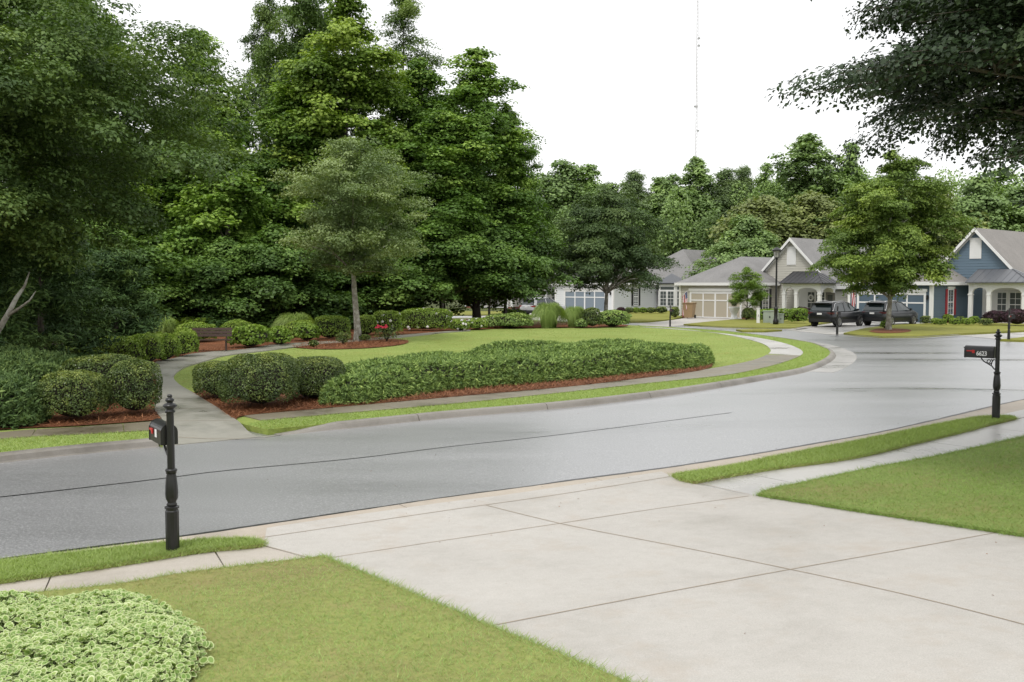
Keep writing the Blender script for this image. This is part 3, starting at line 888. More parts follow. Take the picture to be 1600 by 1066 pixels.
def blades(name, pts, off, h, w, mat, rg, lean=0.6, tint=None, kind='stuff'):
    n = len(pts)
    base = np.c_[pts, T(pts[:, 0], pts[:, 1])+off]
    a = rg.uniform(0, 6.283, n)
    hh = h*rg.uniform(0.55, 1.25, n)
    side = np.c_[np.cos(a), np.sin(a), np.zeros(n)]
    b = rg.uniform(0, 6.283, n)
    tipd = np.c_[np.cos(b)*lean, np.sin(b)*lean, np.ones(n)]*rg.uniform(0.7, 1.1, (n, 1))
    ww = (w*rg.uniform(0.7, 1.3, n))[:, None]
    V = np.stack([base-side*ww/2, base+side*ww/2, base+tipd*hh[:, None]], 1).reshape(-1, 3)
    F = np.arange(3*n).reshape(n, 3)
    if tint is None: tint = np.clip(rg.normal(0.5, 0.2, n), 0, 1)
    me = np_mesh(name, [(V, F, 0, tint)], [mat])
    return tag(mesh_obj(name, me), kind=kind)

rg = np.random.default_rng(7)
def patch(pts, sc=1.0):
    p3 = np.c_[pts, np.zeros(len(pts))]
    return 0.5*sn(p3, 1.6*sc, 3)+0.35*sn(p3, 5.0*sc, 4)+0.2*sn(p3, 14*sc, 5)
def inframe(x, y, margin=0.25):
    """thins the blades where the photograph does not look"""
    d = np.maximum(y, 0.1)
    u = np.abs(x/d)*FPX/800
    v = (CAMZ-T(x, y))/d
    seen = (u < 1+margin) & (v < 0.46) & (y > 3.6)
    near = np.clip((7.0/np.maximum(d, 5.0))**1.1, 0.12, 1.0)
    return np.where(seen, near, 0.22*near)
p = scatter(lawn_l, 210000, rg, inframe)
blades('front_lawn_grass', p, 0.10, 0.038, 0.0055, M['blade'], rg, 1.3, np.clip(0.52+0.55*patch(p)+rg.normal(0, 0.2, len(p)), 0, 1))
p = scatter(lawn_r, 230000, rg, inframe)
blades('front_lawn_grass', p, 0.10, 0.042, 0.0075, M['blade_green'], rg, 1.3, np.clip(0.66+0.42*patch(p)+rg.normal(0, 0.2, len(p)), 0, 1))
# longer blades flopping over the edges of the paving
for vp, nb, mt in ((lawn_l, 9000, 'blade'), (lawn_r, 11000, 'blade_green'), (verge_l, 5000, 'blade_strip'), (verge_r, 6000, 'blade_strip')):
    per = resample(list(vp)+[vp[0]], 3000)
    per = per[(per[:, 1] > 3.5) & (np.abs(per[:, 0]) < per[:, 1]*0.62)]
    p = per[rg.integers(0, len(per), nb)] + rg.normal(0, 0.028, (nb, 2))
    blades('edge_grass', p, 0.085, 0.055, 0.006, M[mt], rg, 1.4)
for vp, nb in ((verge_l, 34000), (verge_r, 42000)):
    p = scatter(vp, nb, rg, inframe)
    blades('verge_grass', p, 0.10, 0.045, 0.008, M['blade_strip'], rg, 1.0, np.clip(0.62+0.15*patch(p)+rg.normal(0, 0.17, len(p)), 0, 1))
strip_i = lawn_line + walk_i_out[::-1]
p = scatter(strip_i, 60000, rg, lambda x, y: np.clip((20/np.maximum(y, 18))**1.2, 0, 1))
blades('verge_grass', p, 0.10, 0.05, 0.012, M['blade_strip'], rg, 1.0, np.clip(0.60+0.13*patch(p)+rg.normal(0, 0.15, len(p)), 0, 1))
strip_left = left_line + side_B[::-1]
p = scatter(strip_left, 12000, rg)
blades('verge_grass', p, 0.10, 0.05, 0.012, M['blade_strip'], rg, 1.0, np.clip(0.58+0.15*patch(p)+rg.normal(0, 0.15, len(p)), 0, 1))
# mown island lawn: thin cover of blades
isl_in = walk_i_in[:]+wpts([(982,510.5),(850,513.4),(760,515.2),(700,520.5),(640,527),(500,539),(418,549),(352,557),(289,576),(272,590),(302,616)])
p = scatter(isl_in, 70000, rg, lambda x, y: np.clip((26/np.maximum(y, 20))**1.5, 0, 1) * ~inpoly(x, y, bed_isl))
blades('park_grass', p, 0.10, 0.03, 0.016, M['blade_strip'], rg, 0.9, np.clip(0.5+0.2*patch(p, 0.5)+rg.normal(0, 0.15, len(p)), 0, 1))
# pine straw needles on the beds
def needles(name, pts, off, L, w, mat, rg):
    n = len(pts)
    a = rg.uniform(0, 6.283, n); el = rg.uniform(-0.1, 0.5, n)
    d = np.c_[np.cos(a)*np.cos(el), np.sin(a)*np.cos(el), np.sin(el)]*(L*rg.uniform(0.5, 1.2, n))[:, None]
    base = np.c_[pts, T(pts[:, 0], pts[:, 1])+off+rg.uniform(0, 0.03, n)]
    s = np.c_[-np.sin(a), np.cos(a), np.zeros(n)]*w/2
    V = np.stack([base-s, base+s, base+d+s*0.4, base+d-s*0.4], 1).reshape(-1, 3)
    me = np_mesh(name, [(V, np.arange(4*n).reshape(n, 4), 0, np.clip(rg.normal(0.5, 0.24, n), 0, 1))], [mat])
    return tag(mesh_obj(name, me), kind='stuff')
front_band = lambda poly: (lambda x, y: (polydist(x, y, poly, False) < 2.2).astype(float))
p = scatter(bed_isl, 22000, rg, front_band(bed_front))
needles('pine_straw', p, 0.13, 0.16, 0.014, M['strawblade'], rg)
ff = np.array(floor_front)
p = scatter(floor_front + [(-30, 60), (-40, 40)], 14000, rg, lambda x, y: (polydist(x, y, floor_front, False) < 1.6)*np.clip((22/np.maximum(y, 15))**1.3, 0, 1))
needles('pine_straw', p, 0.13, 0.16, 0.013, M['strawblade'], rg)
p = scatter(bed_tree, 2500, rg)
needles('pine_straw', p, 0.135, 0.2, 0.02, M['strawblade'], rg)
# ------------------------------------------------------------------ foliage
def leaf_block(pos, nrm, size, tint, rg, aspect=0.55, fold=0.12, mi=0, axis=None):
    """leaf-sized rhombs; axis = preferred direction of the midrib"""
    n = len(pos)
    nrm = unit(nrm)
    a = rg.normal(size=(n, 3)) if axis is None else axis + rg.normal(size=(n, 3))*0.35
    t = unit(a - nrm*(a*nrm).sum(1, keepdims=True))
    b = np.cross(nrm, t)
    s = size[:, None] if hasattr(size, '__len__') else np.full((n, 1), size)
    w = s*aspect/2
    V = np.stack([pos - t*s*0.5, pos + b*w + nrm*s*fold - t*s*0.08, pos + t*s*0.5 - nrm*s*fold*0.5, pos - b*w + nrm*s*fold - t*s*0.08], 1).reshape(-1, 3)
    F = np.arange(4*n).reshape(n, 4)
    return (V, F, mi, np.clip(tint, 0, 1))

def ico_core(rx, ry, rz, c, mi=1, seed=0, amp=0.1, sub=3):
    bm = bmesh.new(); bmesh.ops.create_icosphere(bm, subdivisions=sub, radius=1.0)
    V = np.array([v.co[:] for v in bm.verts]); F = np.array([[v.index for v in f.verts] for f in bm.faces]); bm.free()
    V = V*(1+amp*sn(V, 3.0, seed+50))[:, None]
    return (V*np.array([rx, ry, rz])+np.array(c), F, mi, None)

def profile_r(prof, t):
    return np.interp(t, [p[0] for p in prof], [p[1] for p in prof])

PROF = {
 'tulip': [(0, 0.5), (0.12, 0.88), (0.3, 1.0), (0.5, 0.92), (0.7, 0.74), (0.86, 0.48), (0.95, 0.26), (1, 0.06)],
 'oval': [(0, 0.4), (0.15, 0.82), (0.38, 1.0), (0.6, 0.94), (0.8, 0.68), (0.93, 0.38), (1, 0.08)],
 'round': [(0, 0.55), (0.15, 0.9), (0.35, 1.0), (0.6, 0.95), (0.8, 0.75), (0.92, 0.48), (1, 0.12)],
 'cone': [(0, 0.85), (0.1, 1.0), (0.35, 0.8), (0.6, 0.52), (0.8, 0.28), (1, 0.04)],
 'column': [(0, 0.8), (0.15, 1.0), (0.5, 0.92), (0.8, 0.6), (1, 0.1)],
 'pine': [(0, 0.5), (0.2, 0.8), (0.5, 1.0), (0.8, 0.8), (1, 0.15)],
 'vase': [(0, 0.3), (0.2, 0.75), (0.45, 1.0), (0.7, 0.97), (0.88, 0.7), (1, 0.2)],
 'spread': [(0, 0.8), (0.15, 1.0), (0.45, 0.95), (0.75, 0.65), (1, 0.1)],
}

def tree_meshes(seed, H, h0, Rm, prof, ncl, nlf, leaf, cr, mat, bark, tr=0.2, flat=0.5, droop=0.15, lump=0.2, inner=0.55, lean=(0, 0), limbs=14, aspect=0.6, up=0.65, elong=1.25, per=7, big=None, bflat=0.8, twigs=0, leader=9, lobe=0.3, lz=0.75):
    """trunk and crown: boughs spread over an envelope, clumps spread along each bough, leaves in each clump"""
    rg = np.random.default_rng(seed)
    pk = prof; prof = PROF[prof]
    nb = max(6, ncl//per)
    big = big or Rm*0.27
    cand = rg.random(nb*8); rr = profile_r(prof, cand)
    keep = rg.random(len(cand)) < (rr/max(p[1] for p in prof))*0.85+0.15
    tb = np.sort(cand[keep][:nb]); nb = len(tb)
    thb = (np.arange(nb)*2.399963 + rg.uniform(-0.5, 0.5, nb)) % (2*np.pi)
    ob = np.c_[np.cos(thb), np.sin(thb), np.zeros(nb)]
    Rb = profile_r(prof, tb)*Rm*(1+lump*sn(np.c_[ob[:, :2]*1.2, tb*4], 1.5, seed+1))
    BR = big*rg.uniform(0.65, 1.35, nb)*(0.5+0.5*np.clip(Rb/Rm, 0, 1))
    fb = 1 - inner*rg.random(nb)**1.8
    rad_b = np.maximum(Rb*fb-BR*0.6, 0.05*Rm)
    if leader:      # boughs that close the top round the leading shoot
        tl_ = np.linspace(0.62, 1.0, leader); m_ = len(tl_)
        th_ = rg.uniform(0, 6.283, m_); o_ = np.c_[np.cos(th_), np.sin(th_), np.zeros(m_)]
        r_ = profile_r(prof, tl_)*Rm
        tb = np.r_[tb, tl_]; ob = np.r_[ob, o_]; Rb = np.r_[Rb, r_]; fb = np.r_[fb, np.ones(m_)]
        BR = np.r_[BR, np.maximum(r_*0.7, 0.3*big)*rg.uniform(0.8, 1.2, m_)]; rad_b = np.r_[rad_b, r_*0.22]; nb = len(tb)
    cb = ob*rad_b[:, None]
    cb[:, 2] = h0 + tb*(H-h0-BR*bflat*0.6) + rg.normal(0, 0.006*H, nb) - droop*rad_b*0.5
    # clumps along the boughs
    ib = np.repeat(np.arange(nb), per); ncl = len(ib)
    dd = unit(rg.normal(size=(ncl, 3))); dd[:, 2] = np.where((dd[:, 2] < -0.1) & (rg.random(ncl) < 0.6), -dd[:, 2], dd[:, 2])
    dd *= (rg.random(ncl)**0.45)[:, None]
    tg = np.c_[-ob[ib, 1], ob[ib, 0], np.zeros(ncl)]
    rlen = dd[:, 0]*1.35
    c = cb[ib] + (ob[ib]*rlen[:, None] + tg*dd[:, 1:2])*BR[ib][:, None]
    c[:, 2] += BR[ib]*(dd[:, 2]*bflat - droop*0.6*np.clip(rlen, 0, 2)**1.5)
    c[:, 2] = np.clip(c[:, 2], 0.3, H)
    c[:, 0] += lean[0]*c[:, 2]/H; c[:, 1] += lean[1]*c[:, 2]/H
    o = unit(np.c_[c[:, :2], np.zeros(ncl)]+1e-6)*0.75 + ob[ib]*0.25; o = unit(o)
    Rr = Rb[ib]; t = tb[ib]
    cs = cr*rg.uniform(0.6, 1.3, ncl)*(0.6+0.4*np.clip(Rr/Rm, 0, 1))
    k = np.maximum((nlf*rg.uniform(0.6, 1.3, ncl)*(cs/cr)**2).astype(int), 6)
    idx = np.repeat(np.arange(ncl), k); n = len(idx)
    d = unit(rg.normal(size=(n, 3)))
    flip = (d[:, 2] < 0) & (rg.random(n) < 0.7)
    d[flip, 2] *= -1
    loc = d*(rg.random(n)**0.42)[:, None]
    out = o[idx]; tang = np.c_[-out[:, 1], out[:, 0], np.zeros(n)]
    tl = (-droop - 0.12 + rg.normal(0, 0.14, ncl))[idx]
    axo = out*np.cos(tl)[:, None]; axo[:, 2] = np.sin(tl)
    axu = np.cross(axo, tang); axu *= np.sign(axu[:, 2:3]+1e-9)
    S = cs[idx][:, None]
    lob = 1 + lobe*sn(d*1.0 + c[idx]*3.1, 2.6, seed+2)[:, None]
    pos = c[idx] + (axo*loc[:, :1]*elong + tang*loc[:, 1:2] + axu*loc[:, 2:3]*flat)*S*lob
    nrm = axu*up + (axo*d[:, :1]+tang*d[:, 1:2]+axu*d[:, 2:3])*0.5 + rg.normal(size=(n, 3))*0.3
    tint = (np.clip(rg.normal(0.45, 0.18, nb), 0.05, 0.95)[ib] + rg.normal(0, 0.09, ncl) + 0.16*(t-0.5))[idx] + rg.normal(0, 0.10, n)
    size = leaf*rg.uniform(0.6, 1.35, n)
    ok = pos[:, 2] > 0.12
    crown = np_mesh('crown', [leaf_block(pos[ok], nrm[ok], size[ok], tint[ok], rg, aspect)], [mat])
    # trunk, limbs and twigs
    top = h0 + (H-h0)*(0.9 if pk in ('tulip', 'cone', 'pine', 'oval') else 0.62)
    zz = np.linspace(-0.12, top, 12)
    wob = lambda z: (lean[0]*z/H + 0.06*math.sin(z*0.9+seed)*min(1, z), lean[1]*z/H + 0.06*math.cos(z*0.7+seed)*min(1, z))
    pts = [(*wob(z), z) for z in zz]
    rads = [max(0.02, tr*(1.0 - 0.88*max(0, z)/top)*(1.35 if z < 0.1 else 1.0)) for z in zz]
    blocks = []
    v, f4 = tube_np(pts, rads, 10)
    blocks.append((np.array(v), np.array([q for q in f4 if len(q) == 4]), 0, None))
    for i in rg.permutation(nb)[:limbs]:
        hr = math.hypot(cb[i, 0], cb[i, 1])
        zs = min(max(h0*lz, cb[i, 2] - hr*0.8), top*0.95)
        p0 = Vector((*wob(zs), zs)); p3 = Vector(cb[i]); p3.x += lean[0]*p3.z/H; p3.y += lean[1]*p3.z/H; p3.z -= 0.05
        r0 = max(0.015, tr*(1-0.85*zs/top)*0.5)
        pm = p0.lerp(p3, 0.5) + Vector((rg.normal(0, 0.08)*hr, rg.normal(0, 0.08)*hr, 0.10*hr))
        pp = [p0, p0.lerp(pm, 0.5)+Vector((0, 0, 0.04*hr)), pm, pm.lerp(p3, 0.5)+Vector((0, 0, 0.03*hr)), p3]
        v, f4 = tube_np(pp, [r0, r0*0.8, r0*0.6, r0*0.38, r0*0.2], 6)
        blocks.append((np.array(v), np.array([q for q in f4 if len(q) == 4]), 0, None))
        if twigs:
            for q in np.flatnonzero(ib == i):
                a = Vector(cb[i]); a.x += lean[0]*a.z/H; a.y += lean[1]*a.z/H; a.z -= 0.05; b = Vector(c[q]); e = b + Vector(o[q])*cs[q]*0.9 - Vector((0, 0, droop*cs[q]))
                v, f4 = tube_np([a, a.lerp(b, 0.5)+Vector((0, 0, 0.05)), b, e], [r0*0.22+0.006, 0.011, 0.008, 0.003], 4)
                blocks.append((np.array(v), np.array([w for w in f4 if len(w) == 4]), 0, None))
    trunk = np_mesh('trunk', blocks, [bark])
    trunk.polygons.foreach_set('use_smooth', np.ones(len(trunk.polygons), bool))
    return trunk, crown

def place_tree(meshes, name, label, loc, rz=0.0, scale=(1, 1, 1), group=None, cat='tree', off=0.12):
    t = thing(name, label, cat, (loc[0], loc[1], float(T(loc[0], loc[1]))+off), rz, group)
    t.scale = scale
    mesh_obj('trunk', meshes[0], t); mesh_obj('crown', meshes[1], t)
    return t

# ------------------------------------------------------------------ clipped and loose shrubs
def shrub_mesh(name, w, d, h, leaf, n, mat, seed, p=2.5, rough=0.06, core=0.84, up=0.3, aspect=0.6, jit=0.5, flowers=None, toplit=1.0, sink=0.0, topmat=None):
    rg = np.random.default_rng(seed)
    dr = unit(rg.normal(size=(n, 3)))
    dr[:, 2] = np.where((dr[:, 2] < -0.55), -dr[:, 2], dr[:, 2])
    q = (np.abs(dr)**p).sum(1)**(-1/p)
    s = q*(1+rough*sn(dr, 4.0, seed)+rough*0.7*sn(dr, 9.0, seed+3))
    dep = 1.02 - 0.20*rg.random(n)**2.0
    loc = dr*(s*dep)[:, None]
    half = np.array([w/2, d/2, h/2])
    pos = loc*half + np.array([0, 0, h/2-sink])
    nn = unit(np.sign(dr)*np.abs(dr)**(p-1)/half)
    nrm = nn*0.75 + np.array([0, 0, up]) + rg.normal(size=(n, 3))*jit
    tint = 0.38 + 0.18*sn(dr*2, 5.0, seed+9) + 0.24*nn[:, 2].clip(0, 1)*toplit + rg.normal(0, 0.13, n)  # upward-facing leaves tinted lighter, as if lit from above
    ok = pos[:, 2] > 0.02
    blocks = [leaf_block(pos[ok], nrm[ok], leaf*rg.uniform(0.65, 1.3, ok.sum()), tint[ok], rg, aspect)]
    blocks.append(ico_core(w/2*core, d/2*core, h/2*core, (0, 0, h/2-sink), 1, seed))
    mats = [mat, M['twig']]
    if flowers:
        fm, nf, fs = flowers
        i = rg.choice(np.flatnonzero(ok & (nn[:, 1] < 0.5)), nf, replace=False)
        cpos = pos[i]+nn[i]*0.02
        for k in range(5):
            a = 2*np.pi*k/5
            t1 = unit(np.cross(nn[i], np.array([0.3, 0.2, 1.0]))); t2 = np.cross(nn[i], t1)
            dv = t1*math.cos(a)+t2*math.sin(a)
            blocks.append(leaf_block(cpos+dv*fs*0.3, nn[i]+dv*0.25, np.full(nf, fs*0.75), np.full(nf, 0.5), rg, 0.8, mi=2, axis=dv*5))
        mats.append(fm)
    return np_mesh(name, blocks, mats)

def spray_shrub(name, poly, Hh, Rr, nspray, mat, seed, nl=9, L=0.16, w=0.022, z0=0.0, off=0.13, loc=None, rise=0.55, core=True, noise_f=1.3, nz=0.16):
    """low spreading juniper over a footprint polygon (world xy): feathery sprays on an uneven mound"""
    rg = np.random.default_rng(seed)
    poly = np.asarray(poly, float)
    c = poly.mean(0)
    q = scatter(poly, nspray, rg)
    # extra sprays on the rim so that the sides are clothed
    dist = polydist(q[:, 0], q[:, 1], poly)
    def hh(x, y, dd):
        p3 = np.c_[x, y, np.zeros(len(x))]
        e = np.clip(dd/Rr, 0, 1)
        return Hh*np.sqrt(np.clip(1-(1-e)**2, 0, 1))*(1+nz*sn(p3, noise_f, seed)+nz*0.6*sn(p3, noise_f*3.2, seed+1))
    z = hh(q[:, 0], q[:, 1], dist)
    nrim = int(nspray*0.75)
    per = resample(np.r_[poly, poly[:1]], 1200)
    ri = rg.integers(0, 1200, nrim)
    g = np.gradient(per, axis=0)[ri]; g /= np.linalg.norm(g, axis=1)[:, None]+1e-9
    area = 0.5*np.sum(poly[:, 0]*np.roll(poly[:, 1], -1)-np.roll(poly[:, 0], -1)*poly[:, 1])
    outn = np.c_[g[:, 1], -g[:, 0]]*(1 if area > 0 else -1)
    ins = Rr*rg.random(nrim)**1.5*0.55
    rp = per[ri]-outn*ins[:, None]
    zr = hh(rp[:, 0], rp[:, 1], np.maximum(ins, 0.02))*rg.uniform(0.15, 1.0, nrim)
    xy = np.r_[q, rp]; zz = np.r_[z, zr]
    on = np.r_[np.zeros((len(q), 2)), outn]
    nsp = len(xy)
    base = np.c_[xy, T(xy[:, 0], xy[:, 1])+off+zz]
    az = rg.uniform(0, 6.283, nsp)
    el = rg.normal(rise, 0.3, nsp)
    dirv = np.c_[np.cos(az)*np.cos(el), np.sin(az)*np.cos(el), np.sin(el)]
    dirv[:, :2] += on*1.0
    dirv = unit(dirv)
    idx = np.repeat(np.arange(nsp), nl); n = len(idx)
    sp = unit(dirv[idx] + rg.normal(size=(n, 3))*0.42)
    Ln = L*rg.uniform(0.5, 1.25, n)
    start = base[idx] + dirv[idx]*(rg.random(n)*L*0.6)[:, None] - np.array([0, 0, 0.05])
    pos = start + sp*Ln[:, None]*0.5
    nrm = unit(rg.normal(size=(n, 3)) + np.array([0, 0, 0.8]))
    ct = np.clip(rg.normal(0.45, 0.18, nsp), 0, 1)
    tint = ct[idx]+rg.normal(0, 0.12, n)
    org = np.array([c[0], c[1], float(T(c[0], c[1]))+off])
    blocks = [leaf_block(pos-org, nrm, Ln, tint, rg, aspect=w/L*1.6, fold=0.03, axis=sp*6)]
    if core:
        gx = np.arange(poly[:, 0].min(), poly[:, 0].max()+0.25, 0.25); gy = np.arange(poly[:, 1].min(), poly[:, 1].max()+0.25, 0.25)
        X, Y = np.meshgrid(gx, gy)
        ins_ = inpoly(X, Y, poly); dd = polydist(X, Y, poly)
        Zc = np.where(ins_, hh(X.ravel(), Y.ravel(), np.maximum(dd.ravel()-0.12, 0)).reshape(X.shape)*0.74-0.04, -0.05)
        V = np.stack([X, Y, T(X, Y)+off+Zc], -1).reshape(-1, 3)-org
        nx = len(gx); a = (np.arange(len(gy)-1)[:, None]*nx+np.arange(nx-1)[None]).ravel()
        F = np.stack([a, a+1, a+nx+1, a+nx], 1)
        inside = ins_.ravel()[F].any(1)
        blocks.append((V, F[inside], 1, None))
    me = np_mesh(name, blocks, [mat, M['twig']])
    return mesh_obj(name, me, None, org)

def grass_clump(name, h, r, nb, seed, mat, w=0.012):
    rg = np.random.default_rng(seed)
    K = 6
    a = rg.uniform(0, 6.283, nb); r0 = 0.42*r*np.sqrt(rg.random(nb))
    q = rg.random(nb)**0.55
    reach = 0.9*r*q; hh = h*(1.02-0.34*q**2)*rg.uniform(0.85, 1.03, nb)
    s = np.linspace(0, 1, K)
    rad = r0[:, None] + reach[:, None]*s[None]**1.5
    end = (1.6+1.35*q)[:, None]
    z = hh[:, None]*np.sin(s[None]*end)
    a2 = a[:, None] + rg.normal(0, 0.12, nb)[:, None]*s[None]
    ctr = np.stack([rad*np.cos(a2), rad*np.sin(a2), z], -1)
    wv = w*(1-s**2*0.9)[None, :, None]*np.stack([-np.sin(a2+0.6), np.cos(a2+0.6), np.zeros_like(a2)], -1)
    V = np.stack([ctr-wv/2, ctr+wv/2], 2).reshape(-1, 3)
    base = np.arange(nb)[:, None]*2*K
    j = np.arange(K-1)[None]*2
    b = (base+j).ravel()
    F = np.stack([b, b+1, b+3, b+2], 1)
    tint = np.repeat(np.clip(rg.normal(0.5, 0.2, nb), 0, 1), K-1)
    return np_mesh(name, [(V, F, 0, tint)], [mat])
# ------------------------------------------------------------------ the planting
def put(name, me, xy, label, cat='shrub', group=None, off=0.12, rz=0.0):
    o = mesh_obj(name, me, None, (xy[0], xy[1], float(T(xy[0], xy[1]))+off))
    o.rotation_euler = (0, 0, rz)
    return tag(o, label, cat, group)

SEED = [100]
def pxshrub(name, cx, base, wpx, hpx, label, mat, leaf, dens=1.0, p=2.5, depth=1.0, group=None, cat='shrub', flowers=None, rough=0.06, jit=0.5, up=0.3, aspect=0.6, core=0.84):
    """a shrub whose foot is seen at pixel (cx, base) and which looks wpx by hpx pixels large"""
    xy = P(cx, base, 0.12)
    sc = xy[1]/FPX
    w_, h_ = wpx*sc, hpx*sc*1.03
    d_ = w_*depth
    d_ = min(d_, 2.2*h_+0.6) if depth == 1.0 else d_
    area = math.pi*(w_*d_)/4 + math.pi*(w_+d_)/2*h_
    n = int(min(14000, max(500, dens*1.9*area/(leaf*leaf*0.5))))
    SEED[0] += 1
    me = shrub_mesh(name, w_, d_, h_, leaf, n, M[mat], SEED[0], p=p, flowers=flowers, rough=rough, jit=jit, up=up, aspect=aspect, core=core)
    ln = math.hypot(*xy); u = (xy[0]/ln, xy[1]/ln)
    return put(name, me, (xy[0]+u[0]*d_*0.45, xy[1]+u[1]*d_*0.45), label, cat, group, 0.11)

# --- clipped hollies and junipers by the path mouth
G1 = 'clipped round shrubs by the path mouth'
pxshrub('round_shrub', 116, 662, 94, 77, 'clipped round holly between the juniper sprays and the path, glossy dark green', 'lf_box', 0.042, group=G1, p=3.2)
pxshrub('round_shrub', 211, 652, 77, 84, 'tall clipped round holly right at the edge of the curving path', 'lf_box', 0.042, group=G1, p=3.2)
pxshrub('round_shrub', 160, 634, 112, 76, 'wide clipped shrub with reddish tips behind the two round hollies', 'lf_box', 0.05, group=G1, p=3.2)
pxshrub('round_shrub', 30, 612, 60, 38, 'yellow green rounded shrub behind the dark juniper sprays', 'lf_azalea', 0.055, group=G1)
G2 = 'clipped shrubs at the end of the juniper hedge'
pxshrub('round_shrub', 407, 643, 118, 84, 'big clipped round holly at the end of the juniper hedge beside the straw', 'lf_box', 0.042, group=G2, p=3.3)
pxshrub('round_shrub', 352, 627, 86, 59, 'smaller holly half hidden behind the big clipped round holly', 'lf_box', 0.042, group=G2, p=3.3)
pxshrub('round_shrub', 492, 629, 98, 67, 'clipped shrub with brownish tips between the round holly and the junipers', 'lf_box', 0.042, group=G2, p=3.3)
# junipers of the left bed
def junp(pts): return [tuple(p) for p in np.array(catmull([*wpts(pts, 0.12), wpts(pts[:1], 0.12)[0]], 4)[:-1])]
G3 = 'feathery junipers in the straw bed'
tag(spray_shrub('juniper', junp([(-90,676),(-20,672),(40,668),(68,660),(60,648),(20,640),(-60,640)]), 0.75, 0.55, 1900, M['lf_juniperdark'], 11, L=0.14), 'low feathery juniper spilling over the straw beside the mossy sidewalk', 'shrub', G3)
tag(spray_shrub('juniper', junp([(-120,640),(0,642),(80,636),(150,622),(150,612),(80,610),(-60,612)]), 0.85, 0.6, 2600, M['lf_juniperdark'], 12, L=0.15), 'broad flat juniper stretching behind the round hollies', 'shrub', G3)
# the long juniper hedge
jh = junp([(506,634),(560,632),(620,623),(700,611.5),(800,603),(900,594.5),(1000,584.5),(1085,575.5),(1108,570),(1106,566),(1075,565),(1000,561.5),(930,560.5),(860,562),(800,565.5),(730,574),(640,586),(570,597),(520,612)])
hed = spray_shrub('juniper_hedge', jh, 0.58, 0.36, 15000, M['lf_juniper'], 13, nl=10, L=0.115, w=0.018, nz=0.16)
tag(hed, 'long low feathery juniper hedge between the straw edge and the park lawn', 'hedge')

# --- azalea row along the path
G4 = 'rounded azaleas along the path behind the hollies'
AZ = [(132, 570, 54, 40, 'small azalea at the dark end of the row beside the slanting brown board'),
      (175, 572, 56, 42, 'low azalea just after the slanting brown board end'),
      (203, 574, 52, 44, 'rounded azalea third in the row beside the path'),
      (230, 572, 52, 48, 'fullest azalea of the row where the path bends'),
      (258, 566, 44, 42, 'rounded azalea between the path bend and the azalea next to the bench'),
      (287, 559, 44, 42, 'rounded azalea next to the brown bench, last of the row')]
for cx, b, w_, h_, lb in AZ: pxshrub('azalea', cx, b, w_, h_, lb, 'lf_azalea', 0.07, group=G4, rough=0.12, jit=0.6)
G5 = 'hydrangeas and azaleas round the bench'
pxshrub('azalea', 305, 536, 62, 30, 'pale azalea directly behind the bench back', 'lf_azalea', 0.08, group=G5, rough=0.1)
pxshrub('azalea', 369, 532, 48, 30, 'rounded azalea behind the gap between bench and hydrangea', 'lf_azalea', 0.08, group=G5, rough=0.1)
pxshrub('hydrangea', 392, 545, 58, 34, 'lime green hydrangea with big leaves, just past the bench', 'lf_lime', 0.14, group=G5, rough=0.14, jit=0.7, aspect=0.75)
pxshrub('hydrangea', 437, 540, 38, 26, 'small lime green hydrangea between two larger ones', 'lf_lime', 0.13, group=G5, rough=0.14, jit=0.7, aspect=0.75)
pxshrub('hydrangea', 478, 534, 40, 27, 'lime green hydrangea in front of the rounded clipped shrub', 'lf_lime', 0.13, group=G5, rough=0.14, jit=0.7, aspect=0.75)
pxshrub('azalea', 468, 528, 46, 26, 'rounded clipped shrub behind the third hydrangea', 'lf_azalea', 0.085, group=G5)
G6 = 'clipped hedges at the edge of the wood'
pxshrub('clipped_hedge', 520, 531, 56, 36, 'flat topped clipped hedge before the slender tree', 'lf_azalea', 0.085, p=4.0, depth=0.7, group=G6)
pxshrub('clipped_hedge', 572, 525, 34, 31, 'short hedge piece half behind the slender tree trunk', 'lf_azalea', 0.085, p=3.6, depth=0.9, group=G6)
pxshrub('clipped_hedge', 605, 524, 45, 36, 'boxy clipped hedge with a few white flowers above the red rose', 'lf_azalea', 0.085, p=4.2, depth=0.8, group=G6, flowers=(M['petalw'], 12, 0.14))
pxshrub('clipped_hedge', 666, 518, 80, 33, 'longest clipped hedge, sprinkled with white flowers', 'lf_azalea', 0.085, p=5.0, depth=0.5, group=G6, flowers=(M['petalw'], 26, 0.14))
G7 = 'low plants in the border behind the lawn'
pxshrub('flowering_shrub', 718, 518, 30, 18, 'small pale shrub with white flowers at the end of the longest clipped hedge', 'lf_azalea', 0.09, group=G7, flowers=(M['petalw'], 26, 0.13))
pxshrub('flowering_shrub', 745, 516, 34, 18, 'low white flowering shrub between two green mounds', 'lf_azalea', 0.09, group=G7, flowers=(M['petalw'], 18, 0.13))
pxshrub('spreading_shrub', 795, 514, 76, 22, 'dark spreading shrub in front of the blue hydrangea', 'lf_juniper', 0.12, group=G7, rough=0.14, jit=0.8)
pxshrub('blue_hydrangea', 803, 505, 42, 20, 'hydrangea with pale blue flower heads before the silver car', 'lf_lime', 0.13, group=G7, rough=0.14, flowers=(M['petalb'], 16, 0.18))
pxshrub('dark_shrub', 924, 513, 27, 31, 'upright dark green shrub beside the ornamental grass', 'lf_box', 0.10, p=3.2, group=G7)
pxshrub('spreading_shrub', 958, 512, 50, 27, 'dark rounded juniper at the far tip of the planting border', 'lf_juniper', 0.11, group=G7, rough=0.12, jit=0.8)
pxshrub('dark_shrub', 908, 513, 20, 14, 'tiny dark shrub at the foot of the ornamental grass', 'lf_juniper', 0.10, group=G7)

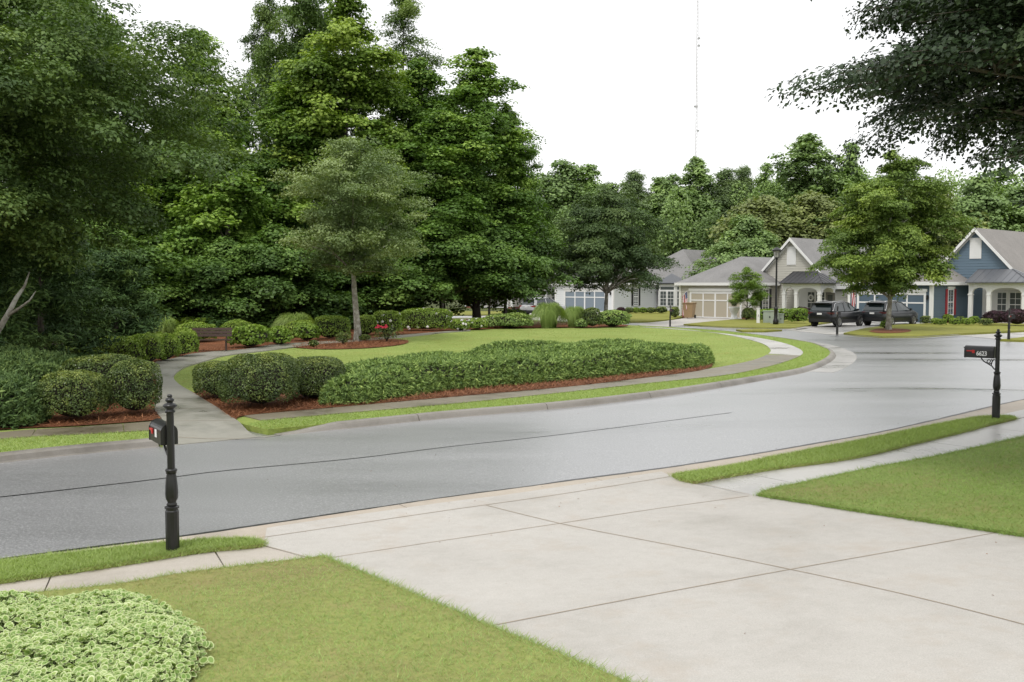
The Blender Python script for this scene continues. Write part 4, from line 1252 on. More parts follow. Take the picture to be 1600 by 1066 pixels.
# --- ornamental grasses
G8 = 'fountain shaped ornamental grasses'
def pxgrass(cx, base, wpx, hpx, label, nb):
    xy = P(cx, base, 0.12); sc = xy[1]/FPX; SEED[0] += 1
    me = grass_clump('ornamental_grass', hpx*sc*0.98, wpx*sc/2, nb, SEED[0], M['lf_grass'], w=0.022)
    put('ornamental_grass', me, (xy[0], xy[1]+wpx*sc*0.3), label, 'ornamental grass', G8)
pxgrass(858, 513, 56, 41, 'tallest fountain grass in the border before the silver car', 2200)
pxgrass(898, 512, 44, 34, 'fountain grass next to the upright dark shrub', 1700)
pxgrass(246, 536, 66, 42, 'fountain grass against the dark conifers, above the azaleas', 1100)
pxgrass(456, 524, 66, 36, 'fountain grass in the shade behind the hydrangeas', 1000)

# --- fern like plant behind the bench
def frond_plant(name, h, r, nf, seed, mat, leafl):
    rg = np.random.default_rng(seed); blocks = []
    for i in range(nf):
        a = 2*math.pi*i/nf + rg.uniform(-0.2, 0.2)
        s = np.linspace(0.08, 1, 26)
        rr = r*rg.uniform(0.7, 1.1)*s**1.1; zz = h*rg.uniform(0.8, 1.1)*np.sin(s*2.2)
        ctr = np.c_[rr*math.cos(a), rr*math.sin(a), zz]
        sd = np.array([-math.sin(a), math.cos(a), 0])
        for sg in (1, -1):
            dv = sd*sg + np.array([math.cos(a), math.sin(a), -0.35])*0.5
            dv = dv/np.linalg.norm(dv)
            L = leafl*(1-0.75*np.abs(s-0.4))
            blocks.append(leaf_block(ctr+dv*L[:, None]*0.5, np.tile([0, 0, 1.0], (26, 1))+rg.normal(size=(26, 3))*0.2, L, rg.normal(0.6, 0.15, 26), rg, 0.22, 0.03, axis=np.tile(dv*8, (26, 1))))
        v, f4 = tube_np([tuple(p) for p in ctr[::3]], 0.012, 5)
        blocks.append((np.array(v), np.array([q for q in f4 if len(q) == 4]), 1, None))
    return np_mesh(name, blocks, [mat, M['twig']])
xy = P(308, 524, 0.12)
put('fern', frond_plant('fern', 0.85, 0.85, 13, 5, M['lf_lime'], 0.42), xy, 'lime green fern with arching fronds behind the bench', 'fern')

# --- roses round the slender tree
def rose_bush(w_, h_, seed, red):
    rg = np.random.default_rng(seed); blocks = []
    n = 420
    for i in range(9):
        a = rg.uniform(0, 6.28); p1 = (w_*0.45*math.cos(a)*rg.uniform(0.4, 1), w_*0.45*math.sin(a)*rg.uniform(0.4, 1), h_*rg.uniform(0.7, 1))
        v, f4 = tube_np([(0, 0, 0), (p1[0]*0.4, p1[1]*0.4, p1[2]*0.55), p1], [0.014, 0.01, 0.006], 5)
        blocks.append((np.array(v), np.array([q for q in f4 if len(q) == 4]), 1, None))
    d = unit(rg.normal(size=(n, 3))); pos = d*(rg.random(n)**0.4)[:, None]*np.array([w_/2, w_/2, h_*0.42])+np.array([0, 0, h_*0.55])
    blocks.append(leaf_block(pos, d*0.5+rg.normal(size=(n, 3)), 0.085*rg.uniform(0.6, 1.3, n), rg.normal(0.4, 0.2, n), rg, 0.6))
    mats = [M['lf_box'], M['twig'], M['petalr']]
    if red:
        for k in range(red*2):
            c = np.array([rg.uniform(-0.36, 0.1)*w_, rg.uniform(-0.5, -0.1)*w_, h_*rg.uniform(0.92, 1.08)])
            dd = unit(rg.normal(size=(26, 3))); dd[:, 2] = np.abs(dd[:, 2])
            blocks.append(leaf_block(c+dd*0.04, dd, np.full(26, 0.075), np.full(26, 0.5), rg, 0.9, mi=2))
    return np_mesh('rose_bush', blocks, mats)
G9 = 'rose bushes in the straw ring'
for cx, b, w_, h_, red, lb in ((604, 534, 42, 24, 7, 'rose bush with a cluster of red flowers in the straw ring'), (536, 538, 26, 20, 0, 'bare thin rose bush without flowers beside the slender trunk'), (490, 543, 16, 12, 0, 'tiny thin rose bush at the pointed end of the straw ring'), (570, 533, 20, 11, 0, 'low rose bush at the foot of the slender trunk')):
    xy = P(cx, b, 0.13); sc = xy[1]/FPX; SEED[0] += 1
    put('rose_bush', rose_bush(w_*sc, h_*sc, SEED[0], red), xy, lb, 'rose bush', G9, 0.13)

# --- variegated ground cover in the near corner: leaves beyond counting
def groundcover():
    rg = np.random.default_rng(3)
    poly = wpts([(-160,1035),(-60,980),(0,962),(70,955),(140,947),(205,948),(255,965),(292,992),(312,1022),(306,1056),(280,1082),(240,1115),(100,1150),(-160,1200)])
    pol = np.array(catmull(poly+[poly[0]], 4)[:-1])
    n = 14000
    q = scatter(pol, n, rg)
    dd = polydist(q[:, 0], q[:, 1], pol)
    q = q + rg.normal(0, 0.035, q.shape)*(dd < 0.12)[:, None]
    hh = 0.19*np.sqrt(np.clip(1-(1-np.clip(dd/0.32, 0, 1))**2, 0, 1))
    hh = hh*(1+0.22*sn(np.c_[q, 0*dd], 4.0, 8)+0.16*sn(np.c_[q, 0*dd], 11.0, 9))*(1-0.55*rg.random(n)**2.2)
    pos = np.c_[q, T(q[:, 0], q[:, 1])+0.11+hh+0.01]
    nrm = unit(rg.normal(size=(n, 3))*0.42+np.array([0.05, -0.2, 1.0]))
    a = rg.normal(size=(n, 3)); t = unit(a-nrm*(a*nrm).sum(1, keepdims=True)); b = np.cross(nrm, t)
    s = (0.05*rg.uniform(0.5, 1.35, n))[:, None]
    ang = [0, 0.75, 1.57, 2.39, 3.14, 3.89, 4.71, 5.53]
    ru = [0.56, 0.50, 0.48, 0.50, 0.52, 0.50, 0.48, 0.50]
    ctr = pos
    def ringv(k): return [pos + (t*math.cos(x)*r_*k + b*math.sin(x)*r_*k*0.78)*s + nrm*s*(0.03*(k-0.6)) - nrm*s*0.16*math.cos(x)**2*k for x, r_ in zip(ang, ru)]
    inn, outv = ringv(0.74), ringv(1.0)
    V = np.stack(inn+outv, 1).reshape(-1, 3)
    base = np.arange(n)*16
    F8 = np.stack([base+i for i in range(8)], 1)
    rim = np.concatenate([np.stack([base+i, base+(i+1) % 8, base+8+(i+1) % 8, base+8+i], 1) for i in range(8)])
    tint = np.clip(rg.normal(0.5, 0.2, n), 0, 1)
    V_soil = None
    mg = leafmat('variegated_leaf_centre', (0.13, 0.22, 0.05), (0.225, 0.35, 0.085), (0.38, 0.48, 0.15), trans=0.2, rough=0.5)
    mr = leafmat('variegated_leaf_rim', (0.37, 0.46, 0.18), (0.53, 0.61, 0.30), (0.70, 0.74, 0.46), trans=0.2, rough=0.5)
    # dark stems below
    m = 2500
    qi = rg.integers(0, n, m); top = pos[qi]; bot = top.copy(); bot[:, 2] = T(top[:, 0], top[:, 1])+0.1; bot[:, :2] += rg.normal(0, 0.03, (m, 2))
    sd = np.array([0.002, 0, 0])
    VS = np.stack([bot-sd, bot+sd, top+sd, top-sd], 1).reshape(-1, 3)
    me = np_mesh('variegated_ground_cover', [(V, F8, 0, tint), (V, rim, 1, np.tile(tint, 8)), (VS, np.arange(4*m).reshape(m, 4), 2, None)], [mg, mr, M['twig']])
    tag(mesh_obj('variegated_ground_cover', me), 'pale green and cream leaved ground cover beside the front lawn', kind='stuff')
    so_ = sheet('straw_bed', [tuple(p) for p in pol], 0.125, M['straw'], step=0.4)
    p = scatter(pol, 2500, rg, lambda x, y: polydist(x, y, pol) < 0.3)
    needles('pine_straw', p, 0.125, 0.1, 0.005, M['strawblade'], rg)
groundcover()
# ------------------------------------------------------------------ trees
def tree_at(meshes, name, label, px, d, rz=0.0, scale=(1, 1, 1), group=None, off=0.12):
    return place_tree(meshes, name, label, GP(px, d), rz, scale, group, off=off)

# slender grey green tree on the park lawn
xy = P(559, 533, 0.12); sc = xy[1]/FPX
Hs = (533-222)*sc
place_tree(tree_meshes(21, Hs, Hs*0.33, 132*sc, 'round', 620, 170, 0.11, 0.5, M['lf_grey'], M['barkpale'], tr=0.17, flat=0.6, droop=-0.06, lump=0.14, inner=0.8, leader=0, limbs=46, big=0.95, bflat=0.75, up=0.6, elong=1.5, per=9, lean=(-0.3, 0), lz=1.0), 'slender_tree', 'slender grey green tree with a pale lichened trunk in the straw ring', xy, off=0.13)

# big dark tree whose pale branch leans out of the corner
xy = GP(-70, 24.5)
place_tree(tree_meshes(22, 11.2, 3.2, 5.3, 'oval', 1000, 300, 0.105, 0.62, M['lf_dark'], M['barkpale'], tr=0.2, flat=0.55, droop=0.1, lump=0.2, inner=0.7, leader=0, limbs=0, lean=(0, 0.3), big=1.5, bflat=0.7, up=0.7, elong=1.4, per=10), 'shade_tree', 'large spreading dark leaved tree hanging over the feathery conifers', xy)

# overhanging tree of the near garden, its trunk outside the picture
place_tree(tree_meshes(23, 11.5, 3.95, 5.3, 'spread', 1500, 600, 0.07, 0.66, M['lf_over'], M['bark'], tr=0.2, flat=0.38, droop=0.16, lump=0.2, inner=0.85, leader=0, limbs=190, aspect=0.65, elong=1.3, big=1.3, bflat=0.42, twigs=1, lobe=0.15), 'overhanging_tree', 'dark tree whose leafy boughs hang over the street from above', (9.5, 12.4))

# maples
xy = P(945, 500, 0.1)
xm = GP(947, 72)
place_tree(tree_meshes(24, 10.0, 2.7, 4.3, 'spread', 430, 230, 0.16, 0.68, M['lf_bluish'], M['barkpale'], tr=0.165, flat=0.6, droop=0.12, lump=0.16, leader=0, limbs=26, big=1.15, bflat=0.75, per=9), 'maple_tree', 'dark rounded maple in front of the white house', xm)
xm = P(1388, 515.5, 0.1)
place_tree(tree_meshes(25, 10.2, 2.4, 3.75, 'tulip', 440, 300, 0.155, 0.66, M['lf_maple'], M['barkpale'], tr=0.155, flat=0.55, droop=0.08, lump=0.22, leader=5, limbs=30, big=1.15, bflat=0.65, per=9), 'maple_tree', 'bright green maple in a straw ring between the parked cars and the blue house', xm)
xm = P(1166, 500, 0.1)
place_tree(tree_meshes(26, 4.0, 0.9, 1.35, 'round', 130, 170, 0.095, 0.38, M['lf_lime'], M['bark'], tr=0.06, flat=0.7, droop=-0.1, lump=0.15, leader=3, limbs=14, per=6, bflat=1.0), 'young_tree', 'small young tree with light green crown in front of the beige garage door', xm)

# --- wood beside the park: species meshes shared by several trees
TM = {}
TM['tulip'] = tree_meshes(31, 19.0, 1.0, 4.4, 'tulip', 494, 220, 0.18, 0.78, M['lf_tulip'], M['bark'], tr=0.2, flat=0.72, droop=0.0, lump=0.22, up=0.6, per=9, bflat=1.05, limbs=24, aspect=0.8)
TM['tulip2'] = tree_meshes(32, 18.0, 2.4, 4.2, 'oval', 494, 220, 0.18, 0.78, M['lf_tulip'], M['bark'], tr=0.19, flat=0.72, droop=0.0, lump=0.25, up=0.6, per=9, bflat=1.05, limbs=24, aspect=0.8)
TM['bright'] = tree_meshes(33, 18.0, 1.5, 3.9, 'tulip', 480, 220, 0.18, 0.78, M['lf_bright'], M['bark'], tr=0.19, flat=0.72, droop=0.0, lump=0.25, up=0.6, per=9, bflat=1.05, limbs=24, aspect=0.8)
TM['cone'] = tree_meshes(34, 12.0, 0.5, 2.9, 'cone', 360, 165, 0.18, 0.66, M['lf_tulip'], M['bark'], tr=0.18, flat=0.72, droop=0.0, lump=0.18, up=0.6, per=9, bflat=1.05, limbs=18, aspect=0.8)
TM['dark'] = tree_meshes(35, 20.0, 2.0, 4.6, 'oval', 510, 220, 0.18, 0.78, M['lf_dark'], M['bark'], tr=0.32, flat=0.72, droop=0.0, lump=0.28, up=0.6, per=9, bflat=1.05, limbs=24)
TM['pine'] = tree_meshes(36, 21.0, 9.0, 3.0, 'pine', 90, 190, 0.22, 0.9, M['lf_dark'], M['bark'], tr=0.24, flat=0.55, droop=0.0, lump=0.4, limbs=40, aspect=0.3)
TM['under'] = tree_meshes(37, 7.0, 0.3, 3.0, 'round', 240, 193, 0.18, 0.74, M['lf_shade'], M['bark'], tr=0.12, flat=0.72, droop=0.15, lump=0.2, up=0.6, per=9, bflat=1.05, limbs=16, aspect=0.7)
TM['spread'] = tree_meshes(38, 9.0, 2.6, 4.4, 'spread', 450, 220, 0.18, 0.78, M['lf_shade'], M['barkpale'], tr=0.09, flat=0.72, droop=0.15, lump=0.2, up=0.6, per=9, bflat=1.05, limbs=24, aspect=0.8)

GW = 'tall trees of the wood beside the park'
EXT = {}
def extent(k):
    me = TM[k][1]; a = np.empty(len(me.vertices)*3, np.float32); me.vertices.foreach_get('co', a); a = a.reshape(-1, 3)
    EXT[k] = (float(a[:, 2].max()), float(np.percentile(np.abs(a[:, 0]), 95)))
for k_ in list(TM): extent(k_)
def wood(kind, name, label, px, d, top, rz, wpx=None, group=GW):
    if kind[0] == 'F' and px < 1160: d = max(d, 131)
    if kind[0] == 'F': wpx *= 1.25
    if kind[0] != 'F' and d > 40: d += 8.5
    H0, xs = EXT[kind]
    H1 = HZ(top, d) - float(T(0, d))
    sz = H1/H0
    sw = sz
    if wpx is not None:
        sw = (wpx/2*d/FPX)/xs
    tree_at(TM[kind], name, label, px, d, rz, (sw, sw, sz), group)
wood('bright', 'tulip_tree', 'tallest yellow green tulip tree, its top at the edge of the sky', 545, 57, -12, 0.4, 215)
wood('tulip', 'tulip_tree', 'pointed tulip tree closest to the open sky above the houses', 745, 60, 76, 1.3, 190)
wood('tulip2', 'tulip_tree', 'tulip tree sloping down to the sky at the end of the wood', 790, 61, 165, 2.2, 105)
wood('tulip2', 'tulip_tree', 'tulip tree with a notched top between the yellow green one and the pointed one', 660, 62, 92, 3.6, 170)
wood('dark', 'oak_tree', 'very tall dark oak behind the conical tree', 478, 63, -70, 0.9, 190)
wood('dark', 'oak_tree', 'dark oak standing behind the gap of sky over the wood', 425, 66, -10, 2.6, 110)
wood('pine', 'pine_tree', 'open crowned dark pine whose ragged top shows against the sky', 632, 69, -14, 0.2, 120)
wood('tulip', 'tulip_tree', 'light tulip tree with a low top beneath the gap of sky', 318, 60, 48, 4.1, 170)
wood('tulip2', 'tulip_tree', 'tall light tulip tree showing above the big dark shade tree', 140, 56, -60, 5.2, 170)
wood('cone', 'conical_tree', 'conical bright green tree standing before the dark oaks', 357, 49, 168, 0.7, 160)
wood('dark', 'oak_tree', 'dark oak hidden mostly by the big shade tree', 60, 50, -120, 1.1, 260)
wood('dark', 'oak_tree', 'dark oak at the far edge of the wood beside the shade tree', -110, 44, -120, 2.1, 300)
wood('tulip', 'tulip_tree', 'tulip tree filling the wood between the conical tree and the slender tree', 455, 57, 130, 2.9, 190)
wood('tulip', 'tulip_tree', 'broad tulip tree right behind the crown of the slender tree', 585, 56, 190, 5.0, 190)
wood('tulip2', 'tulip_tree', 'dense tulip tree behind the clipped hedge with white flowers', 690, 57, 175, 0.5, 190)
wood('tulip2', 'tulip_tree', 'dense shaded tulip tree behind the brown bench', 270, 54, 190, 1.5, 220)
GU = 'low bushy trees under the tall wood'
for i, (px, d, top, wp, kind, lb) in enumerate([
    (250, 47, 395, 190, 'under', 'bushy understory tree behind the fountain grass by the conifers'),
    (352, 46, 372, 150, 'under', 'bushy understory tree behind the bench hydrangeas'),
    (430, 47, 350, 160, 'under', 'leafy understory tree behind the shaded fountain grass'),
    (505, 51, 385, 150, 'under', 'low understory tree behind the flat topped hedge'),
    (600, 54, 370, 160, 'under', 'low understory tree behind the boxy hedge'),
    (690, 55, 330, 200, 'spread', 'spreading shaded tree above the longest clipped hedge'),
    (765, 59, 318, 190, 'spread', 'spreading shaded tree whose low boughs reach toward the silver car'),
    (560, 58, 330, 200, 'spread', 'spreading shaded tree behind the trunk of the slender tree'),
    (420, 56, 300, 200, 'spread', 'spreading shaded tree deep behind the hydrangeas'),
    (300, 52, 330, 200, 'spread', 'spreading shaded tree deep behind the bench'),
    (150, 42, 330, 220, 'under', 'shaded understory tree between the two conifers'),
    (20, 38, 300, 260, 'under', 'shaded understory tree behind the conifer nearer the street'),
    (-120, 34, 300, 300, 'under', 'shaded understory tree beyond the pale leaning branch')]):
    wood(kind, 'understory_tree', lb, px, d, top, i*1.3, wp, GU)
# dark mass at the back of the wood: no tree in it can be told apart
def back_wood():
    rg = np.random.default_rng(77); blocks = []
    n = 60000
    px = rg.uniform(-500, 800, n); d = rg.uniform(80, 92, n)
    x = (px-800)/FPX*d
    z = T(x, d) + 0.1 + rg.random(n)*(7+2.0*sn(np.c_[x, d*0, d*0], 0.3, 5))
    keep = px < 640
    pos = np.c_[x, d, z][keep]; m = len(pos)
    blocks.append(leaf_block(pos, rg.normal(size=(m, 3))+np.array([0, -0.3, 0.6]), 0.5*rg.uniform(0.6, 1.3, m), rg.normal(0.4, 0.2, m), rg, 0.75))
    tag(mesh_obj('undergrowth', np_mesh('undergrowth', blocks, [M['lf_shade']])), 'dark leafy undergrowth deep inside the wood', kind='stuff')
back_wood()

# --- conifers under the shade tree
def conifer(seed, H, Rm):
    return tree_meshes(seed, H, 0.1, Rm, 'column', 420, 70, 0.17, 0.34, M['lf_crypto'], M['bark'], tr=0.1, flat=0.8, droop=-0.35, lump=0.2, limbs=6, aspect=0.22, up=0.2, inner=0.5)
GC = 'feathery conifers beside the path'
CF = [conifer(41, 5.0, 1.3), conifer(42, 4.6, 1.15)]
for px, d, sc_, i, lb in ((70, 29.0, (1.35, 1.35, 1.05), 0, 'feathery dark conifer nearer the street, behind the juniper sprays'), (183, 36, (1.25, 1.25, 0.92), 1, 'feathery dark conifer beside the fountain grass'), (-30, 25.5, (1.3, 1.3, 0.95), 1, 'feathery dark conifer behind the pale leaning branch'), (128, 37.5, (1.1, 1.1, 0.85), 0, 'feathery dark conifer squeezed between two others')):
    tree_at(CF[i], 'conifer', lb, px, d, px*0.1, sc_, GC)

# --- the leaning pale branch in the corner
mb = MB(); mb.smooth = True
b0 = W(-22, 23.2, 560); b0.z = float(T(b0.x, b0.y))+0.1
mb.tube([b0, W(-8, 23.2, 525), W(12, 23.2, 492), W(26, 23.3, 465), W(38, 23.4, 448), W(46, 23.6, 425)], [0.085, 0.075, 0.062, 0.05, 0.032, 0.012], 10)
mb.tube([W(10, 23.2, 495), W(30, 23.1, 482), W(46, 23.0, 470), W(56, 23, 455)], [0.04, 0.034, 0.024, 0.01], 8)
tag(mb.build('leaning_tree', M['barkpale']), 'pale lichened leaning trunk with a fork, under the dark shade tree', 'tree')

# ------------------------------------------------------------------ far wood behind the houses
FT = {}
FT['round'] = tree_meshes(51, 15.0, 1.0, 4.8, 'round', 237, 152, 0.28, 1.15, M['lf_far'], M['bark'], tr=0.25, flat=0.85, droop=0.12, lump=0.16, leader=12, bflat=1.1, big=1.7, limbs=12, aspect=0.8)
FT['tulip'] = tree_meshes(52, 16.0, 1.0, 3.6, 'oval', 237, 152, 0.28, 0.98, M['lf_farlight'], M['bark'], tr=0.25, flat=0.85, droop=0.1, lump=0.16, leader=12, bflat=1.1, big=1.7, limbs=12, aspect=0.8)
FT['pine'] = tree_meshes(53, 17.0, 3.0, 3.3, 'pine', 187, 171, 0.28, 0.94, M['lf_pine'], M['bark'], tr=0.22, flat=0.85, droop=-0.1, lump=0.2, leader=12, bflat=1.1, big=1.7, limbs=16, aspect=0.35)
FT['olive'] = tree_meshes(54, 11.0, 0.8, 4.4, 'round', 225, 152, 0.28, 1.06, M['lf_farolive'], M['bark'], tr=0.2, flat=0.85, droop=0.15, lump=0.2, leader=12, bflat=1.1, big=1.7, limbs=12, aspect=0.8)
FT['tall'] = tree_meshes(55, 19.0, 5.0, 3.4, 'oval', 162, 152, 0.28, 0.85, M['lf_far'], M['bark'], tr=0.25, flat=0.85, droop=0.05, lump=0.2, leader=12, bflat=1.1, big=1.7, limbs=16, aspect=0.8, inner=0.8)
FT['dark'] = tree_meshes(56, 12.0, 0.8, 4.6, 'spread', 250, 152, 0.28, 1.10, M['lf_far'], M['bark'], tr=0.22, flat=0.85, droop=0.2, lump=0.2, leader=12, bflat=1.1, big=1.7, limbs=12, aspect=0.8)
TM.update({'F'+k: v for k, v in FT.items()})
for k_ in FT: extent('F'+k_)
GF = 'trees of the wood behind the houses'
FARTREES = [
 ('round', 880, 122, 248, 120, 'broad dome shaped tree on the skyline next to the tulip wood'),
 ('tulip', 920, 124, 256, 70, 'narrow skyline tree beside the broad dome shaped one'),
 ('pine', 992, 128, 266, 60, 'soft dark pine on the skyline, first after the dip'),
 ('round', 1048, 126, 270, 70, 'rounded skyline tree just before the tall tree under the mast'),
 ('tulip', 1027, 112, 276, 55, 'light green pointed tree above the crown of the dark maple'),
 ('tall', 1086, 124, 245, 52, 'tall tree directly below the radio mast'),
 ('pine', 1130, 128, 262, 60, 'loose dark pine next to the tree below the radio mast'),
 ('pine', 1160, 132, 258, 55, 'thin loose pine, second after the radio mast'),
 ('tulip', 1195, 126, 254, 45, 'slim light skyline tree between the loose pines and the tallest tree'),
 ('tall', 1257, 118, 208, 74, 'tallest open crowned tree of the far wood'),
 ('tulip', 1325, 120, 222, 58, 'pale green pointed tree after the tallest tree of the far wood'),
 ('pine', 1290, 126, 262, 70, 'grey green pine filling the dip after the tallest tree'),
 ('tulip', 1220, 130, 268, 50, 'yellowish slim tree in front of the skyline gap'),
 ('round', 1400, 124, 248, 90, 'rounded far tree behind the bright maple'),
 ('dark', 1110, 106, 318, 110, 'dark leafy tree above the roofs of the white house'),
 ('olive', 1190, 108, 305, 110, 'olive yellow tree above the beige house roof'),
 ('dark', 1165, 103, 335, 90, 'dense green tree right behind the beige garage roof ridge'),
 ('olive', 1262, 108, 298, 110, 'dull olive tree behind the beige gable'),
 ('dark', 1080, 103, 345, 80, 'low dense tree behind the white house ridge'),
 ('round', 1330, 108, 292, 100, 'rounded green tree over the beige gable roof'),
 ('olive', 1455, 104, 285, 110, 'broad olive tree between the bright maple and the blue gable'),
 ('dark', 1525, 104, 270, 110, 'dense tree rising behind the blue gable peak'),
 ('tulip', 1560, 112, 262, 80, 'light tree above the blue house roof'),
 ('round', 1605, 106, 285, 120, 'rounded tree at the far side of the blue house roof'),
 ('olive', 880, 112, 318, 90, 'olive tree between the tulip wood and the dark maple'),
 ('tulip', 862, 116, 300, 60, 'light tree squeezed against the edge of the tulip wood'),
 ('pine', 950, 118, 285, 60, 'grey green pine above the dark maple crown'),
 ('dark', 840, 118, 330, 110, 'shaded tree behind the grey house roof'),
]
for i, (k, px, d, top, wp, lb) in enumerate(FARTREES):
    wood('F'+k, 'far_tree', lb, px, d, top, i*0.9, wp, GF)
def far_mass():
    """the rest of the far wood, which reads as one mass"""
    rg = np.random.default_rng(5)
    n = 330000
    px = rg.uniform(780, 2500, n); d = rg.uniform(122, 150, n)
    x = (px-800)/FPX*d
    # lumpy crowns: cells of about 5 m
    cx = np.floor(x/4.5); cy = np.floor(d/6.0)
    hs = np.sin(cx*12.9898+cy*78.233)*43758.5453; hs = hs-np.floor(hs)
    fx = (x/4.5-cx-0.5)*2; fy = (d/6.0-cy-0.5)*2
    dome = np.sqrt(np.clip(1-0.5*(fx**2+fy**2), 0, 1))
    top = (HZ(282, 1)-CAMZ)*d*(0.72+0.3*hs)+CAMZ
    top = np.where(px > 1450, top*1.1, top)
    z = top*dome*(1-0.75*rg.random(n)**1.6) + T(x, d)
    pos = np.c_[x, d, z]
    tint = 0.25+0.5*hs+rg.normal(0, 0.12, n)
    nrm = np.c_[fx*0.5, fy*0.5-0.2, np.full(n, 0.6)]+rg.normal(size=(n, 3))*0.5
    me = np_mesh('woodland', [leaf_block(pos, nrm, 0.36*rg.uniform(0.6, 1.3, n), tint, rg, 0.8)], [M['lf_far']])
    tag(mesh_obj('woodland', me), 'mixed green wood behind the houses', kind='stuff')
far_mass()
# ------------------------------------------------------------------ houses
def plane_frame(p0, d, n):
    """matrix: local x along d, local y outwards along n (horizontal), z up, origin p0"""
    d = Vector(d).normalized(); n = Vector(n).normalized()
    return Matrix(((d.x, n.x, 0, p0[0]), (d.y, n.y, 0, p0[1]), (0, 0, 1, p0[2]), (0, 0, 0, 1)))

def clapboard(mb, F, L, z0, z1, lo=None, hi=None, bh=0.2):
    """lap siding over length L of frame F; lo(z), hi(z) bound it under a rake"""
    z = z0
    while z < z1-1e-4:
        zt = min(z+bh, z1)
        a0, b0 = (0, L) if lo is None else (lo(z), hi(z))
        a1, b1 = (0, L) if lo is None else (lo(zt), hi(zt))
        if b0-a0 > 0.02:
            if b1-a1 < 0.01: a1 = b1 = (a1+b1)/2; b1 += 0.01
            vs = [(a0, 0.04, z), (b0, 0.04, z), (b1, 0.004, zt), (a1, 0.004, zt), (a0, -0.1, z), (b0, -0.1, z)]
            mb.add([F @ Vector(v) for v in vs], [(0, 1, 2, 3), (4, 5, 1, 0)])
        z = zt

def window(F, x, z, w, h, parent, shutters=None, head=True, grid=(2, 4), name='window'):
    """double hung window on a wall frame; x, z = lower left corner"""
    f = MB(); t = 0.09
    y0, y1 = 0.0, 0.06
    f.box(x-t, x, y0, y1, z-t*0.6, z+h+t, F); f.box(x+w, x+w+t, y0, y1, z-t*0.6, z+h+t, F)
    f.box(x, x+w, y0, y1, z+h, z+h+t, F); f.box(x-0.03, x+w+0.03, y0, y1+0.04, z-t, z-0.002, F)
    if head: f.box(x-t*1.8, x+w+t*1.8, y0, y1+0.05, z+h+t+0.002, z+h+t+0.16, F)
    f.box(x, x+w, y0+0.005, y1-0.01, z+h*0.5-0.03, z+h*0.5+0.03, F)
    for i in range(1, grid[0]):
        xx = x+w*i/grid[0]; f.box(xx-0.014, xx+0.014, y0+0.01, y1-0.022, z, z+h, F)
    for k in range(1, grid[1]):
        if k*2 == grid[1]: continue
        zz = z+h*k/grid[1]; f.box(x, x+w, y0+0.011, y1-0.024, zz-0.014, zz+0.014, F)
    o = f.build(name, M['white'], parent)
    g = MB(); g.box(x+0.002, x+w-0.002, y0-0.02, y0+0.028, z+0.002, z+h-0.002, F)
    g.build('pane', M['glass'], o)
    if shutters:
        for sx in (x-t-0.012-0.34, x+w+t+0.012):
            s = MB(); s.box(sx, sx+0.34, 0.03, 0.07, z-0.06, z+h+0.06, F)
            for k in range(12):
                zz = z+h*k/12; s.box(sx+0.05, sx+0.29, 0.071, 0.082, zz+0.01, zz+h/12-0.03, F)
            s.build('shutter', shutters, parent)
    return o

def garage_door(F, x, w, h, parent, col):
    f = MB(); t = 0.16
    f.box(x-t, x, 0, 0.06, 0.0, h+t, F); f.box(x+w, x+w+t, 0, 0.06, 0.0, h+t, F); f.box(x, x+w, 0, 0.06, h, h+t, F)
    f.box(x-t*1.5, x+w+t*1.5, 0, 0.12, h+t+0.002, h+t+0.2, F)
    fr = f.build('garage_door', M['white'], parent)
    g = MB(); g.box(x+0.002, x+w-0.002, -0.02, 0.02, 0.02, h-0.002, F); g.build('door_panel', col, fr)
    r = MB()
    for i in range(1, 4):
        xx = x+w*i/4; ww = 0.055 if i != 2 else 0.075
        r.box(xx-ww, xx+ww, 0.021, 0.045, 0.1, h-0.08, F)
    r.box(x+0.002, x+w-0.002, 0.021, 0.043, h*0.70-0.05, h*0.70+0.05, F)
    r.box(x+0.002, x+w-0.002, 0.021, 0.044, 0.02, 0.1, F); r.box(x+0.002, x+w-0.002, 0.021, 0.044, h-0.08, h-0.002, F)
    r.build('door_batten', M['white'], fr)
    return fr

def slab_poly(mb, pts, th=0.1):
    """roof plane: polygon given thickness downwards"""
    n = len(pts)
    lo = [(p[0], p[1], p[2]-th) for p in pts]
    mb.add(list(pts)+lo, [tuple(range(n)), tuple(range(2*n-1, n-1, -1))]+[(i, n+i, n+(i+1) % n, (i+1) % n) for i in range(n)])

def board(mb, a, b, h, t):
    """fascia board between two points, h high, t thick, standing vertical"""
    a = Vector(a); b = Vector(b); d = (b-a); n = Vector((d.y, -d.x, 0)).normalized()*t
    vs = [a, b, b+n, a+n]
    mb.add([p-Vector((0, 0, h)) for p in vs]+vs, [(0, 1, 5, 4), (1, 2, 6, 5), (2, 3, 7, 6), (3, 0, 4, 7), (4, 5, 6, 7), (3, 2, 1, 0)])

